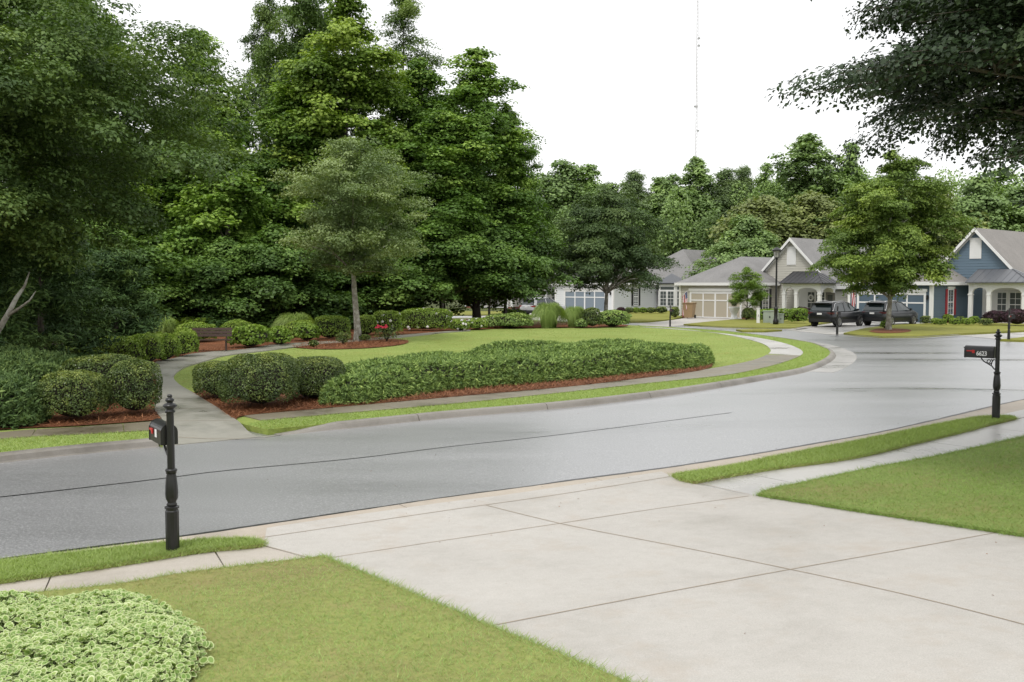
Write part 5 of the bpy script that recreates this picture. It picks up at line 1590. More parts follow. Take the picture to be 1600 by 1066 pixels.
def house(label, corner, yaw, gw, gd, pk, pz, c, porch, main_depth=13.0, roof_rise=2.3, hw=3.6, bay=False, shut=None, pcol=None):
    """front right garage corner at `corner` (world xy); local x along the front, y into the lot"""
    root = thing('house', label, 'house', (corner[0], corner[1], float(T(*corner))+0.02), -yaw, 'single storey houses along the far street')
    E = 2.95
    wall, trim, roofm = c['wall'], M['white'], c['roof']
    # garage block
    w = MB()
    Ff = plane_frame((-gw, 0, 0), (1, 0, 0), (0, -1, 0))
    Fr = plane_frame((0, 0, 0), (0, 1, 0), (1, 0, 0))
    Fl = plane_frame((-gw, gd+6, 0), (0, -1, 0), (-1, 0, 0))
    dw, dh = min(4.88, gw-1.3), 2.13
    dx = gw*0.5-dw*0.5 + (0.15 if gw > 6.2 else 0)
    clapboard(w, Ff, dx-0.16, 0.15, E); 
    F2 = plane_frame((-gw+dx+dw+0.16, 0, 0), (1, 0, 0), (0, -1, 0)); clapboard(w, F2, gw-dx-dw-0.16, 0.15, E)
    F3 = plane_frame((-gw+dx-0.16, 0, 0), (1, 0, 0), (0, -1, 0)); clapboard(w, F3, dw+0.32, dh+0.36, E)
    clapboard(w, Fr, gd, 0.15, E); clapboard(w, Fl, gd+6, 0.15, E)
    w.build('garage_wall', wall, root)
    base = MB(); base.box(-gw+0.01, -gw+dx-0.17, 0.01, 0.3, -0.6, 0.15); base.box(-gw+dx+dw+0.17, -0.01, 0.01, 0.3, -0.6, 0.15); base.box(-0.3, -0.012, 0.302, gd, -0.6, 0.15); base.box(-gw+0.01, -gw+0.3, 0.302, gd+6, -0.6, 0.15)
    base.build('foundation', c['brick'], root)
    garage_door(Ff, dx, dw, dh, root, c['door'])
    for (x, y) in ((0, 0), (-gw, 0)):
        cb = MB(); s = 1 if x == 0 else -1
        cb.box(min(x-s*0.16, x), max(x-s*0.16, x), -0.06, 0.0, 0.1, E)
        cb.box(min(x, x+s*0.034), max(x, x+s*0.06), -0.059, 0.17, 0.1, E-0.001)
        cb.build('corner_board', trim, root)
    window(Fr, gd*0.42, 0.65, 0.85, 1.75, root, c['shutter'])
    # garage roof: hip with a ridge running back
    o = 0.32; x0, x1, y0, y1 = -gw-o, o, -o, gd+8
    mx = (x0+x1)/2; hy = y0+(x1-x0)/2*1.12; zr = E+roof_rise
    r = MB()
    slab_poly(r, [(x0, y0, E), (x1, y0, E), (mx, hy, zr)])
    slab_poly(r, [(x1, y0, E), (x1, y1, E), (mx, y1, zr), (mx, hy, zr)])
    slab_poly(r, [(x0, y1, E), (x0, y0, E), (mx, hy, zr), (mx, y1, zr)])
    r.build('roof', roofm, root)
    fb = MB()
    fb.box(x0, x1, y0-0.03, y0-0.002, E-0.20, E+0.03); fb.box(x1+0.002, x1+0.03, y0, y1-8+gd*0, E-0.20, E+0.03) if False else None
    fb.box(x0-0.03, x0-0.002, y0, y1, E-0.20, E+0.03); fb.box(x1+0.002, x1+0.03, y0, gd-0.35, E-0.20, E+0.03)
    fb.box(x0+0.01, x1-0.01, y0, -0.026, E-0.21, E-0.105); fb.box(0.026, x1-0.005, -0.025, gd-0.36, E-0.21, E-0.105)
    fb.build('gutter', trim, root)
    # main block with a front gable
    mw = MB(); yg = gd; xl, xr = pk-hw, pk+hw
    Fm = plane_frame((xl, yg, 0), (1, 0, 0), (0, -1, 0))
    if not bay:
        sl = (pz-E)/hw
        clapboard(mw, Fm, 2*hw, 0.15, E)
        clapboard(mw, Fm, 2*hw, E, pz-0.02, lambda z: (z-E)/sl, lambda z: 2*hw-(z-E)/sl)
    else:
        clapboard(mw, Fm, 2*hw, 0.15, E)
    Fs = plane_frame((xr, yg, 0), (0, 1, 0), (1, 0, 0)); clapboard(mw, Fs, main_depth, 0.15, E)
    Fb = plane_frame((xl, yg+main_depth, 0), (0, -1, 0), (-1, 0, 0)); clapboard(mw, Fb, main_depth, 0.15, E)
    mw.build('main_wall', c.get('wall2', wall), root)
    mf = MB(); mf.box(xl+0.02, xr-0.02, yg+0.02, yg+main_depth-0.05, -0.6, 0.148); mf.build('main_foundation', c['brick'], root)
    m = MB(); ov = 0.38; ye = yg+main_depth
    if not bay:
        sl = (pz-E)/hw; ze = E-ov*sl
        slab_poly(m, [(xr+ov, yg-ov, ze+0.12), (xr+ov, ye, ze+0.12), (pk, ye, pz+0.12), (pk, yg-ov, pz+0.12)])
        slab_poly(m, [(xl-ov, ye, ze+0.12), (xl-ov, yg-ov, ze+0.12), (pk, yg-ov, pz+0.12), (pk, ye, pz+0.12)])
        m.build('main_roof', roofm, root)
        rk = MB()
        for s in (1, -1):
            xa = pk+s*(hw+ov)
            a = Vector((xa, yg-ov-0.04, ze+0.125)); b = Vector((pk, yg-ov-0.04, pz+0.125)); k = Vector((0, 0, -0.27)); y_ = Vector((0, 0.036, 0))
            vs = [a, b, b+k, a+k, a+y_, b+y_, b+k+y_, a+k+y_]
            rk.add(vs, [(0, 1, 2, 3), (7, 6, 5, 4), (0, 4, 5, 1), (3, 2, 6, 7), (0, 3, 7, 4), (1, 5, 6, 2)])
            # rake soffit trim on the wall
            a = Vector((pk+s*hw*0.99, yg-0.05, E+0.02)); b = Vector((pk, yg-0.05, pz-0.0)); k = Vector((0, 0, -0.2)); y_ = Vector((0, 0.02, 0))
            vs = [a, b, b+k, a+k, a+y_, b+y_, b+k+y_, a+k+y_]
            rk.add(vs, [(0, 1, 2, 3), (7, 6, 5, 4), (0, 4, 5, 1), (3, 2, 6, 7), (0, 3, 7, 4), (1, 5, 6, 2)])
        rk.box(xr+ov+0.002, xr+ov+0.03, yg-ov, ye, ze-0.1, ze+0.14)
        rk.build('rake_board', trim, root)
        v = MB(); v.box(pk-0.42, pk+0.42, yg-0.075, yg-0.026, pz-2.15, pz-0.75); v.box(pk-0.5, pk+0.5, yg-0.09, yg-0.026, pz-0.748, pz-0.62)
        for k in range(12): v.box(pk-0.36, pk+0.36, yg-0.088, yg-0.076, pz-2.08+k*0.108, pz-2.08+k*0.108+0.07)
        v.build('gable_vent', trim, root)
        # return eave
        re_ = MB(); re_.box(xr-0.5, xr+ov, yg-ov, yg-0.03, ze-0.14, ze-0.0); re_.build('eave_return', trim, root)
    else:
        # big hip over the main block with a cross gable behind
        a0, a1, b0, b1 = xl-ov, xr+ov, yg-ov, ye
        mxx = (a0+a1)/2; run = (a1-a0)/2; zz = pz
        slab_poly(m, [(a0, b0, E+0.01), (a1, b0, E+0.01), (mxx, b0+run, zz)])
        slab_poly(m, [(a1, b0, E+0.01), (a1, b1, E+0.01), (mxx, b1-2, zz), (mxx, b0+run, zz)])
        slab_poly(m, [(a0, b1, E+0.01), (a0, b0, E+0.01), (mxx, b0+run, zz), (mxx, b1-2, zz)])
        m.build('main_roof', roofm, root)
        rk = MB(); rk.box(a0, a1, b0-0.03, b0-0.002, E-0.18, E+0.03); rk.box(a1+0.002, a1+0.03, b0, b1, E-0.18, E+0.03); rk.build('main_gutter', trim, root)
        g2 = MB()
        slab_poly(g2, [(a1-1, b0+6.0, E+1.0), (a1+4.2, b0+6.0, E+1.0), (a1+4.2, b0+9.5, zz-0.9), (a1-3.5, b0+9.5, zz-0.9)])
        slab_poly(g2, [(a1+4.2, b0+13, E+1.0), (a1-1, b0+13, E+1.0), (a1-3.5, b0+9.5, zz-0.9), (a1+4.2, b0+9.5, zz-0.9)])
        g2.build('cross_roof', roofm, root)
        wg = MB(); wg.prism([(b0+6.4, E), (b0+12.6, E), (b0+12.6, E+1.2), (b0+9.5, zz-1.1), (b0+6.4, E+1.2)], a1+3.6, a1+3.9, Matrix(((0, 0, 1, 0), (1, 0, 0, 0), (0, 1, 0, 0), (0, 0, 0, 1))))
        wg.box(a1+0.0, a1+3.58, b0+6.5, b0+12.5, -0.5, E+0.9); wg.build('wing_wall', wall, root)
        rr = MB()
        for s in (1, -1):
            a = Vector((a1+4.24, b0+9.5-s*3.55, E+1.0)); b = Vector((a1+4.24, b0+9.5, zz-0.85)); k = Vector((0, 0, -0.28)); y_ = Vector((-0.035, 0, 0))
            vs = [a, b, b+k, a+k, a+y_, b+y_, b+k+y_, a+k+y_]
            rr.add(vs, [(0, 1, 2, 3), (7, 6, 5, 4), (0, 4, 5, 1), (3, 2, 6, 7), (0, 3, 7, 4), (1, 5, 6, 2)])
        rr.build('rake_board', trim, root)
        # white bay with a metal roof
        bx = 1.5; B = [(bx-1.7, yg), (bx-1.0, yg-1.0), (bx+1.0, yg-1.0), (bx+1.7, yg)]
        bw = MB(); bw.prism(B+[(bx+1.7, yg+0.2), (bx-1.7, yg+0.2)], -0.5, E-0.1); bay_o = bw.build('bay', trim, root)
        for i in range(3):
            p, q = Vector((*B[i], 0)), Vector((*B[i+1], 0)); d = (q-p); L = d.length; n = Vector((d.y, -d.x, 0))
            Fw = plane_frame(p, d, n)
            window(Fw, L/2-(0.42 if i != 1 else 0.8), 0.55, (0.84 if i != 1 else 0.7), 1.5, root, head=False)
            if i == 1: window(Fw, L/2+0.1, 0.55, 0.7, 1.5, root, head=False)
            tr_ = MB(); tr_.box(L/2-(0.40 if i != 1 else 0.8), L/2+(0.40 if i != 1 else 0.8), 0.0, 0.03, 2.25, 2.55, Fw); tr_.build('transom', M['glass'], root)
        br = MB(); ap = (bx, yg, E+1.05); Bo = [(bx-2.0, yg+0.1), (bx-1.15, yg-1.3), (bx+1.15, yg-1.3), (bx+2.0, yg+0.1)]
        for i in range(3): slab_poly(br, [(*Bo[i], E+0.02), (*Bo[i+1], E+0.02), ap], 0.06)
        br.build('bay_roof', c['metal'], root)
    # porch
    if porch:
        p0, p1, py = porch
        pf = gd-py
        zt = E-0.12
        pl = MB(); pl.box(p0, p1+0.2, pf-0.1, gd-0.03, -0.6, 0.12); pl.build('porch_floor', M['walkdry'], root)
        pr = MB(); q = 0.4; ax = (p0+p1)/2+0.15
        A = (ax, gd-0.05, E+0.95); e = [(p0-q*0.3, pf-q, E+0.02), (p1+q, pf-q, E+0.02), (p1+q, gd-0.05, E+0.02), (p0-q*0.3, gd-0.05, E+0.02)]
        A1 = (p0+0.6, gd-0.05, E+0.95); A2 = (ax+0.2, gd-0.6, E+0.95); A3 = (ax+0.2, gd-0.05, E+0.95)
        slab_poly(pr, [e[0], e[1], A2, (p0-q*0.3, gd-0.6, E+0.95)], 0.06); slab_poly(pr, [e[1], e[2], A3, A2], 0.06)
        pro = pr.build('porch_roof', c['metal'], root)
        sm = MB()   # standing seams
        for k in range(9):
            x = p0-q*0.3+0.1+k*(p1+q-p0)/9.0
            a = Vector((x, pf-q, E+0.03)); run = (gd-0.6-pf+q)
            lim = 1.0
            if x > ax+0.2: lim = max(0.05, (p1+q-x)/(p1+q-ax-0.2))
            b = Vector((x, pf-q+run*lim, E+0.03+0.93*lim))
            sm.tube([a, b], 0.022, 4)
        for k in range(1, 5):
            y = pf-q+k*(gd-pf+q)/5; s = min(1, (y-pf+q)/(gd-0.6-pf+q))
            sm.tube([Vector((p1+q, y, E+0.03)), Vector((p1+q+(ax+0.2-p1-q)*s, y, E+0.03+0.93*s))], 0.022, 4)
        sm.tube([Vector(e[1])+Vector((0, 0, 0.02)), Vector(A2)+Vector((0, 0, 0.02))], 0.035, 5)
        sm.build('roof_seam', c['metal'], pro)
        # beam with arches
        def arch_beam(name, F, spans, L):
            b_ = MB()
            for (a, bb) in spans:
                pts = [(a, zt-0.62)]
                for k in range(13):
                    t = k/12; x = a+(bb-a)*t
                    pts.append((x, zt-0.62+0.36*math.sqrt(max(0, 1-(2*t-1)**2))))
                vs = []; K = len(pts)-1
                for x, z in pts[1:]:
                    vs += [(x, 0, z), (x, 0, zt), (x, -0.22, z), (x, -0.22, zt)]
                fs = []
                for k in range(K-1):
                    i = 4*k; j = i+4
                    fs += [(i, j, j+1, i+1), (j+2, i+2, i+3, j+3), (i, i+2, j+2, j), (i+1, j+1, j+3, i+3)]
                fs += [(0, 1, 3, 2), (4*(K-1), 4*(K-1)+2, 4*(K-1)+3, 4*(K-1)+1)]
                b_.add([F @ Vector(v) for v in vs], fs)
            xs = [0]+[x for s in spans for x in s]+[L]
            for k in range(0, len(xs), 2):
                if xs[k+1]-xs[k] > 0.02: b_.box(xs[k], xs[k+1], -0.22, 0, zt-0.66, zt, F)
            b_.box(-0.1, L+0.1, -0.02, 0.1, zt+0.002, E+0.0, F)
            return b_.build(name, M['white'], root)
        W_ = p1-p0; cx = [0.12, W_*0.36, W_-0.13]
        Fp = plane_frame((p0, pf, 0), (1, 0, 0), (0, -1, 0))
        arch_beam('porch_beam', Fp, [(cx[0]+0.13, cx[1]-0.13), (cx[1]+0.13, cx[2]-0.13)], W_)
        Fq = plane_frame((p1, pf+0.225, 0), (0, 1, 0), (1, 0, 0))
        arch_beam('porch_beam', Fq, [(0.15, py-0.5)], py-0.25)
        for x in cx:
            k = MB(); k.box(p0+x-0.13, p0+x+0.13, pf-0.02, pf+0.24, 0.12, zt-0.662); k.box(p0+x-0.17, p0+x+0.17, pf-0.05, pf+0.27, zt-0.80, zt-0.72); k.box(p0+x-0.17, p0+x+0.17, pf-0.05, pf+0.27, 0.121, 0.28)
            k.build('porch_column', M['white'], root)
        # wall behind the porch: white, with windows and a door
        bwm = MB(); Fz = plane_frame((p0+0.05, gd-0.03, 0), (1, 0, 0), (0, -1, 0)); bwm.box(0, W_-0.05, 0.0, 0.03, 0.13, E-0.02, Fz); bwm.build('porch_wall', M['white'], root)
        Fz2 = plane_frame((p0+0.05, gd-0.061, 0), (1, 0, 0), (0, -1, 0))
        window(Fz2, W_*0.28, 0.5, 0.6, 1.7, root, head=False)
        window(Fz2, W_*0.50, 0.5, 0.75, 1.7, root, head=False)
        d_ = MB(); d_.box(W_*0.74, W_*0.74+0.85, 0, 0.04, 0.13, 2.2, Fz2); do = d_.build('front_door', c['fdoor'], root)
        gl = MB(); gl.box(W_*0.74+0.2, W_*0.74+0.65, 0.041, 0.05, 0.7, 2.0, Fz2); gl.build('pane', M['glass'], do)
        if c.get('wreath'):
            wr = MB(); cxx, czz = W_*0.28+0.3, 1.75
            ring = [Fz2 @ Vector((cxx+0.2*math.cos(a*0.3142), 0.09, czz+0.2*math.sin(a*0.3142))) for a in range(21)]
            wr.tube(ring, 0.07, 7); tag(wr.build('wreath', M['white'], None), 'round pale wreath hanging inside the porch of the beige house', 'wreath').matrix_world = root.matrix_basis.copy()
    # wall lantern
    ln = MB(); ln.box(-0.33, -0.21, -0.19, -0.05, 1.75, 2.05); ln.box(-0.3, -0.24, -0.05, -0.026, 1.85, 1.95); ln.build('wall_lantern', M['black'], root, bevel=0.01)
    return root

roofA = shingle('grey_shingle', (0.20, 0.195, 0.19)); roofB = shingle('brown_grey_shingle', (0.215, 0.20, 0.185))
brick = plain('brick_base', (0.22, 0.09, 0.06), 0.8, var=0.35, scale=12)
sh_black = plain('black_shutter', (0.02, 0.02, 0.024), 0.5); sh_red = plain('red_shutter', (0.30, 0.022, 0.03), 0.5)
metal = plain('dark_metal_roof', (0.03, 0.03, 0.033), 0.5, spec=0.5); metal2 = plain('grey_metal_roof', (0.10, 0.105, 0.115), 0.35)
def siding(nm, c): return plain(nm, c, 0.6, var=0.05, scale=1.5)
beige = dict(wall=siding('beige_siding', (0.46, 0.44, 0.385)), wall2=siding('beige_siding_light', (0.50, 0.485, 0.43)), roof=roofA, brick=brick, door=plain('beige_door', (0.44, 0.395, 0.31), 0.5), shutter=sh_black, metal=metal, fdoor=plain('grey_door', (0.2, 0.19, 0.18), 0.5), wreath=True)
blue = dict(wall=siding('blue_siding', (0.085, 0.125, 0.16)), wall2=siding('blue_siding_light', (0.115, 0.172, 0.225)), roof=roofB, brick=brick, door=plain('slate_blue_door', (0.085, 0.125, 0.165), 0.5), shutter=sh_red, metal=metal2, fdoor=plain('dark_door', (0.02, 0.03, 0.035), 0.4))
white = dict(wall=siding('pale_grey_siding', (0.72, 0.735, 0.75)), roof=roofA, brick=brick, door=plain('blue_grey_door', (0.20, 0.245, 0.29), 0.5), shutter=sh_black, metal=metal2, fdoor=sh_black)
taupe = dict(wall=siding('taupe_siding', (0.42, 0.40, 0.37)), roof=roofB, brick=brick, door=plain('taupe_door', (0.4, 0.38, 0.35), 0.5), shutter=sh_black, metal=metal, fdoor=sh_black)
def corner_at(px, d): return GP(px, d)
house('beige clapboard house with a double garage, arched white porch and dark metal porch roof', corner_at(1172, 81.5), R(46), 7.1, 4.3, 1.2, 6.62, beige, (1.8, 5.2, 2.4))
house('slate blue clapboard house with red shutters, white porch columns and a steep gable', corner_at(1455, 70), R(47), 6.3, 6.1, 0.46, 6.85, blue, (1.0, 4.9, 2.4), roof_rise=2.2)
house('pale grey house with a blue grey garage door, black shutters and a white bay window', corner_at(958, 101), R(38), 7.2, 9.4, 0.0, 6.75, white, None, bay=True, hw=5.2, main_depth=14)
house('taupe house mostly hidden behind the trees at the end of the wood', corner_at(800, 118), R(30), 6.6, 5.0, 2.2, 7.2, taupe, (1.8, 5.2, 2.2))
# ------------------------------------------------------------------ mailboxes
def mailbox(label, xy, box_rz, number=None, off=0.11, bracket=True, decal=False, sc=1.0, tall=1.0):
    z = float(T(*xy))+off
    t = thing('mailbox', label, 'mailbox', (xy[0], xy[1], z), box_rz, 'black post mailboxes along the kerbs')
    t.scale = (sc, sc, sc*tall)
    p = MB(); p.smooth = False
    p.lathe([(0.068, -0.1), (0.068, 0.40), (0.060, 0.412), (0.060, 0.425), (0.072, 0.43), (0.072, 0.445), (0.05, 0.455)], 12)
    p.smooth = True
    p.lathe([(0.048, 0.455), (0.052, 0.47), (0.042, 0.485), (0.045, 0.50), (0.058, 0.53), (0.062, 0.58), (0.058, 0.66), (0.050, 0.74), (0.044, 0.775), (0.044, 0.78)], 32, flute=(0.51, 0.77, 10, 0.045))
    p.lathe([(0.052, 0.781), (0.052, 0.80), (0.058, 0.805), (0.058, 0.82), (0.040, 0.83)], 20)
    p.smooth = False
    p.lathe([(0.038, 0.83), (0.036, 1.39)], 10)
    p.build('post', M['black'], t)
    f = MB(); f.smooth = True
    f.lathe([(0.037, 1.388), (0.05, 1.392), (0.05, 1.41), (0.036, 1.42), (0.04, 1.43), (0.066, 1.45), (0.068, 1.465), (0.05, 1.48), (0.028, 1.487), (0.03, 1.495), (0.044, 1.51), (0.044, 1.522), (0.03, 1.535), (0.018, 1.54), (0.026, 1.552), (0.022, 1.57), (0.0, 1.575)], 20)
    f.build('finial', M['black'], t)
    # box: arched body along local x
    hw, hb, L = 0.085, 0.125, 0.46
    def arch(s=1.0):
        return [(-hw*s, 0), (-hw*s, hb)] + [(-hw*s*math.cos(a), hb+hw*s*math.sin(a)) for a in np.linspace(0, math.pi, 13)[1:-1]] + [(hw*s, hb), (hw*s, 0)]
    zb = 1.06; x0 = 0.045
    b = MB(); b.smooth = False
    b.loft([[(x, y, zb+zz) for y, zz in arch()] for x in (x0, x0+L)])
    bo = b.build('box', M['black'], t, bevel=0.004)
    d = MB(); d.loft([[(x, y, zb-0.004+zz) for y, zz in arch(1.05)] for x in (x0+L+0.001, x0+L+0.03)])
    d.build('lid', M['black'], bo, bevel=0.003)
    h = MB(); h.cbox((x0+L+0.045, 0, zb+0.17), (0.03, 0.03, 0.02)); h.build('lid_latch', M['black'], bo)
    s = -1 if box_rz is None else 1
    # flag on the side that faces the camera
    ca = Vector((math.cos(box_rz), math.sin(box_rz), 0)); view = Vector((-xy[0], -xy[1], 0)).normalized()
    side = 1 if Vector((-ca.y, ca.x, 0)).dot(view) > 0 else -1
    fl = MB(); y = side*(hw+0.006)
    fl.box(x0+0.355, x0+0.445, y-0.003, y+0.003, zb+0.108, zb+0.128); fl.box(x0+0.31, x0+0.355, y-0.004, y+0.004, zb+0.08, zb+0.135)
    fl.build('flag', M['red'], t)
    if number:
        cu = bpy.data.curves.new('house_number', 'FONT'); cu.body = number; cu.size = 0.11; cu.extrude = 0.001; cu.offset = 0.003; cu.space_character = 0.95
        cu.align_x = 'CENTER'; cu.align_y = 'CENTER'
        tmp = bpy.data.objects.new('house_number', cu); COL.objects.link(tmp)
        bpy.context.view_layer.update()
        me = bpy.data.meshes.new_from_object(tmp.evaluated_get(bpy.context.evaluated_depsgraph_get()))
        bpy.data.objects.remove(tmp)
        me.materials.clear(); me.materials.append(M['decal'])
        n = mesh_obj('house_number', me, t)
        # local frame: text runs so that it reads from outside on the side seen by the camera
        X = Vector((-1, 0, 0)) if side > 0 else Vector((1, 0, 0)); Z = Vector((0, side, 0)); Y = Vector((0, 0, 1))
        n.matrix_local = Matrix(((X.x*0.85, Y.x, Z.x, x0+0.195), (X.y*0.85, Y.y, Z.y, side*(hw+0.003)), (X.z, Y.z, Z.z, zb+0.075), (0, 0, 0, 1)))
    if decal:
        q = MB(); q.box(x0+0.16, x0+0.235, side*(hw+0.002)-0.001, side*(hw+0.002)+0.001, zb+0.06, zb+0.14); q.build('decal', M['decal'], t)
    if bracket:
        c = MB(); c.smooth = True
        pts = [(0.035, 0, 0.86), (0.06, 0, 0.88), (0.09, 0, 0.92), (0.16, 0, 0.96), (0.23, 0, 1.0), (0.27, 0, 1.055)]
        c.tube(pts, 0.011, 6)
        sp = [(0.135+0.055*(1-k/24)*math.cos(k*0.5+2.2), 0, 1.0+0.05*(1-k/26)*math.sin(k*0.5+2.2)) for k in range(20)]
        c.tube(sp, 0.009, 6); c.tube([(0.05, 0, 1.05), (0.09, 0, 0.99), (0.10, 0, 0.93)], 0.009, 6)
        c.build('scroll_bracket', M['black'], t)
    return t
mailbox('black post mailbox standing close by in the verge before the road', P(270, 860, 0.11), math.atan2(0.84, -0.54), None, decal=True)
mailbox('black post mailbox lettered 6623 with a red flag, beside the road bend', P(1556, 654, 0.11), math.atan2(0.66, -0.75), '6623', sc=0.99)
mailbox('black mailbox post at the mouth of the beige house driveway', P(1047, 508.5, 0.1), math.atan2(-0.9, 0.2), None, sc=0.85)
mailbox('black mailbox post in front of the dark parked cars', P(1308, 521.5, 0.1), math.atan2(-0.95, -0.15), None, sc=0.95, decal=True)
mailbox('black mailbox post before the purple shrubs of the blue house', P(1576, 530.5, 0.1), math.atan2(-0.95, -0.1), None, sc=0.95, decal=True)

# ------------------------------------------------------------------ benches
def bench(label, xy, rz, off=0.14):
    t = thing('park_bench', label, 'bench', (xy[0], xy[1], float(T(*xy))+off), rz, 'brown slatted benches by the path')
    L = 1.5
    s = MB()
    for k in range(4): s.box(-L/2, L/2, -0.22+k*0.112, -0.22+k*0.112+0.095, 0.43, 0.465)
    s.build('seat', M['brownslat'], t, bevel=0.008)
    b = MB(); Mt = Matrix.Translation((0, 0.22, 0.5)) @ Matrix.Rotation(R(-12), 4, 'X')
    for k in range(3): b.box(-L/2, L/2, 0.0, 0.035, 0.06+k*0.122, 0.06+k*0.122+0.11, Mt)
    b.build('backrest', M['brownslat'], t, bevel=0.008)
    for x in (-L*0.36, L*0.36):
        l = MB(); l.box(x-0.035, x+0.035, -0.05, 0.03, -0.05, 0.40); l.box(x-0.03, x+0.03, -0.22, 0.24, 0.395, 0.428); l.box(x-0.028, x+0.028, 0.19, 0.25, 0.428, 0.56)
        l.box(x-0.028, x+0.028, 0.036, 0.075, 0.0, 0.38, Mt)
        l.build('leg', M['brownslat'], t, bevel=0.006)
    return t
bx = P(331, 549, 0.14)
bench('brown slatted bench facing the lawn at the turn of the path', bx, R(12))
bx = P(141, 570, 0.13)
bench('brown bench whose end shows above the azalea row', (bx[0]-1.05, bx[1]+1.0), R(75))

# ------------------------------------------------------------------ cars
tyre = plain('tyre_rubber', (0.012, 0.012, 0.012), 0.75); rimm = plain('alloy_rim', (0.35, 0.35, 0.36), 0.3, metal=0.9)
trimb = plain('black_plastic_trim', (0.015, 0.015, 0.016), 0.55); carglass = plain('car_glass', (0.02, 0.03, 0.032), 0.04, spec=0.8)
lampr = plain('tail_lamp', (0.28, 0.02, 0.02), 0.15, coat=0.5); chrome = plain('satin_trim', (0.6, 0.6, 0.6), 0.25, metal=0.9)
plate = plain('number_plate', (0.75, 0.75, 0.74), 0.4)
def car(label, xy, rz, paint, off=0.02, lampmat=lampr):
    t = thing('parked_car', label, 'car', (xy[0], xy[1], float(T(*xy))+off), rz, 'parked cars on the drives')
    Wd = 0.93
    # lower body: stations along x (0 = rear bumper, 4.5 = nose)
    st = [(0.0, 0.74, 0.46, 0.86, 0.90), (0.06, 0.84, 0.34, 0.92, 1.00), (0.22, 0.90, 0.30, 0.94, 1.05), (0.8, 0.93, 0.30, 0.96, 1.06), (1.6, 0.925, 0.28, 0.95, 1.03), (2.6, 0.925, 0.28, 0.95, 1.03), (3.3, 0.93, 0.29, 0.96, 1.06), (3.9, 0.91, 0.30, 0.93, 1.01), (4.28, 0.84, 0.34, 0.84, 0.91), (4.48, 0.70, 0.42, 0.68, 0.74)]
    rings = []
    for x, w_, zb, zs, zt in st:
        half = [(w_*0.90, zb), (w_*0.985, zb+0.10), (w_, (zb+zs)*0.5), (w_*0.985, zs-0.06), (w_*0.93, zs), (w_*0.80, zt), (w_*0.4, zt+0.015)]
        rings.append([(x, y, z) for y, z in half] + [(x, -y, z) for y, z in half[::-1]])
    b = MB(); b.smooth = True; b.loft(rings)
    body = b.build('body', paint, t)
    # cabin: glass volume with painted roof and pillars
    gs = [(0.12, 0.80, 0.70, 1.02, 1.06), (0.45, 0.82, 0.64, 1.02, 1.54), (1.0, 0.83, 0.63, 1.02, 1.60), (1.9, 0.83, 0.63, 1.0, 1.63), (2.55, 0.83, 0.61, 1.02, 1.55), (3.5, 0.80, 0.72, 1.03, 1.06)]
    g = MB(); g.smooth = False
    g.loft([[(x, wb, z0), (x, wt, z1), (x, -wt, z1), (x, -wb, z0)] for x, wb, wt, z0, z1 in gs])
    g.build('window', carglass, t)
    r = MB(); r.smooth = True
    rs = [(0.30, 0.66, 1.53), (0.45, 0.665, 1.585), (1.0, 0.66, 1.635), (1.9, 0.66, 1.66), (2.58, 0.63, 1.585)]
    r.loft([[(x, w_, z-0.05), (x, w_*0.92, z), (x, 0, z+0.02), (x, -w_*0.92, z), (x, -w_, z-0.05), (x, 0, z-0.045)] for x, w_, z in rs])
    r.build('roof', paint, t)
    for s in (1, -1):
        pl = MB()
        def strut(a, c, wd):
            a = Vector(a); c = Vector(c); n = Vector((0, s*0.03, 0.0)); u = Vector((wd, 0, 0))
            vs = [a, a+u, c+u, c]; vs = [Vector((p.x, p.y*s, p.z)) for p in vs]
            pl.add([p for p in vs]+[p+n for p in vs], [(0, 1, 2, 3), (7, 6, 5, 4), (0, 4, 5, 1), (1, 5, 6, 2), (2, 6, 7, 3), (3, 7, 4, 0)])
        strut((0.16, 0.79, 1.02), (0.42, 0.63, 1.57), 0.34); strut((1.72, 0.815, 1.0), (1.72, 0.615, 1.62), 0.09); strut((3.36, 0.79, 1.03), (2.50, 0.60, 1.57), 0.09)
        pl.build('pillar', paint, t)
        wt_ = MB(); wt_.smooth = True; wt_.tube([(0.20, s*0.83, 1.04), (0.36, s*0.80, 1.14), (0.62, s*0.715, 1.47), (0.78, s*0.69, 1.55), (1.2, s*0.675, 1.585), (2.0, s*0.675, 1.60)], 0.022, 6); wt_.build('window_trim', chrome, t)
        m_ = MB(); m_.cbox((3.1, s*0.99, 1.10), (0.12, 0.18, 0.13)); m_.build('mirror', paint, t, bevel=0.03)
        ra = MB(); ra.smooth = True; ra.tube([(0.55, s*0.60, 1.60), (0.7, s*0.60, 1.675), (1.9, s*0.60, 1.70), (2.15, s*0.59, 1.65)], 0.018, 6); ra.build('roof_rail', chrome, t)
        cl = MB(); cl.box(0.3, 4.2, s*0.90-0.03, s*0.90+0.045, 0.24, 0.40); cl.build('sill_trim', trimb, t, bevel=0.02)
        tl = MB(); tl.cbox((0.05, s*0.66, 0.90), (0.09, 0.34, 0.13)); tl.cbox((0.2, s*0.86, 0.90), (0.28, 0.09, 0.13)); tl.build('tail_light', lampmat, t, bevel=0.02)
        hl = MB(); hl.cbox((4.36, s*0.66, 0.72), (0.16, 0.24, 0.12)); hl.build('headlight', chrome, t, bevel=0.02)
    cr = MB()
    for s in (1, -1):
        for wx in (0.88, 3.58):
            pass
    bp = MB(); bp.box(-0.03, 0.12, -0.80, 0.80, 0.30, 0.58); bp.box(-0.04, 0.05, -0.55, 0.55, 0.32, 0.40); bp.build('rear_bumper', trimb, t, bevel=0.03)
    pt = MB(); pt.box(-0.012, 0.01, -0.17, 0.17, 0.80, 0.92); pt.build('number_plate', plate, t)
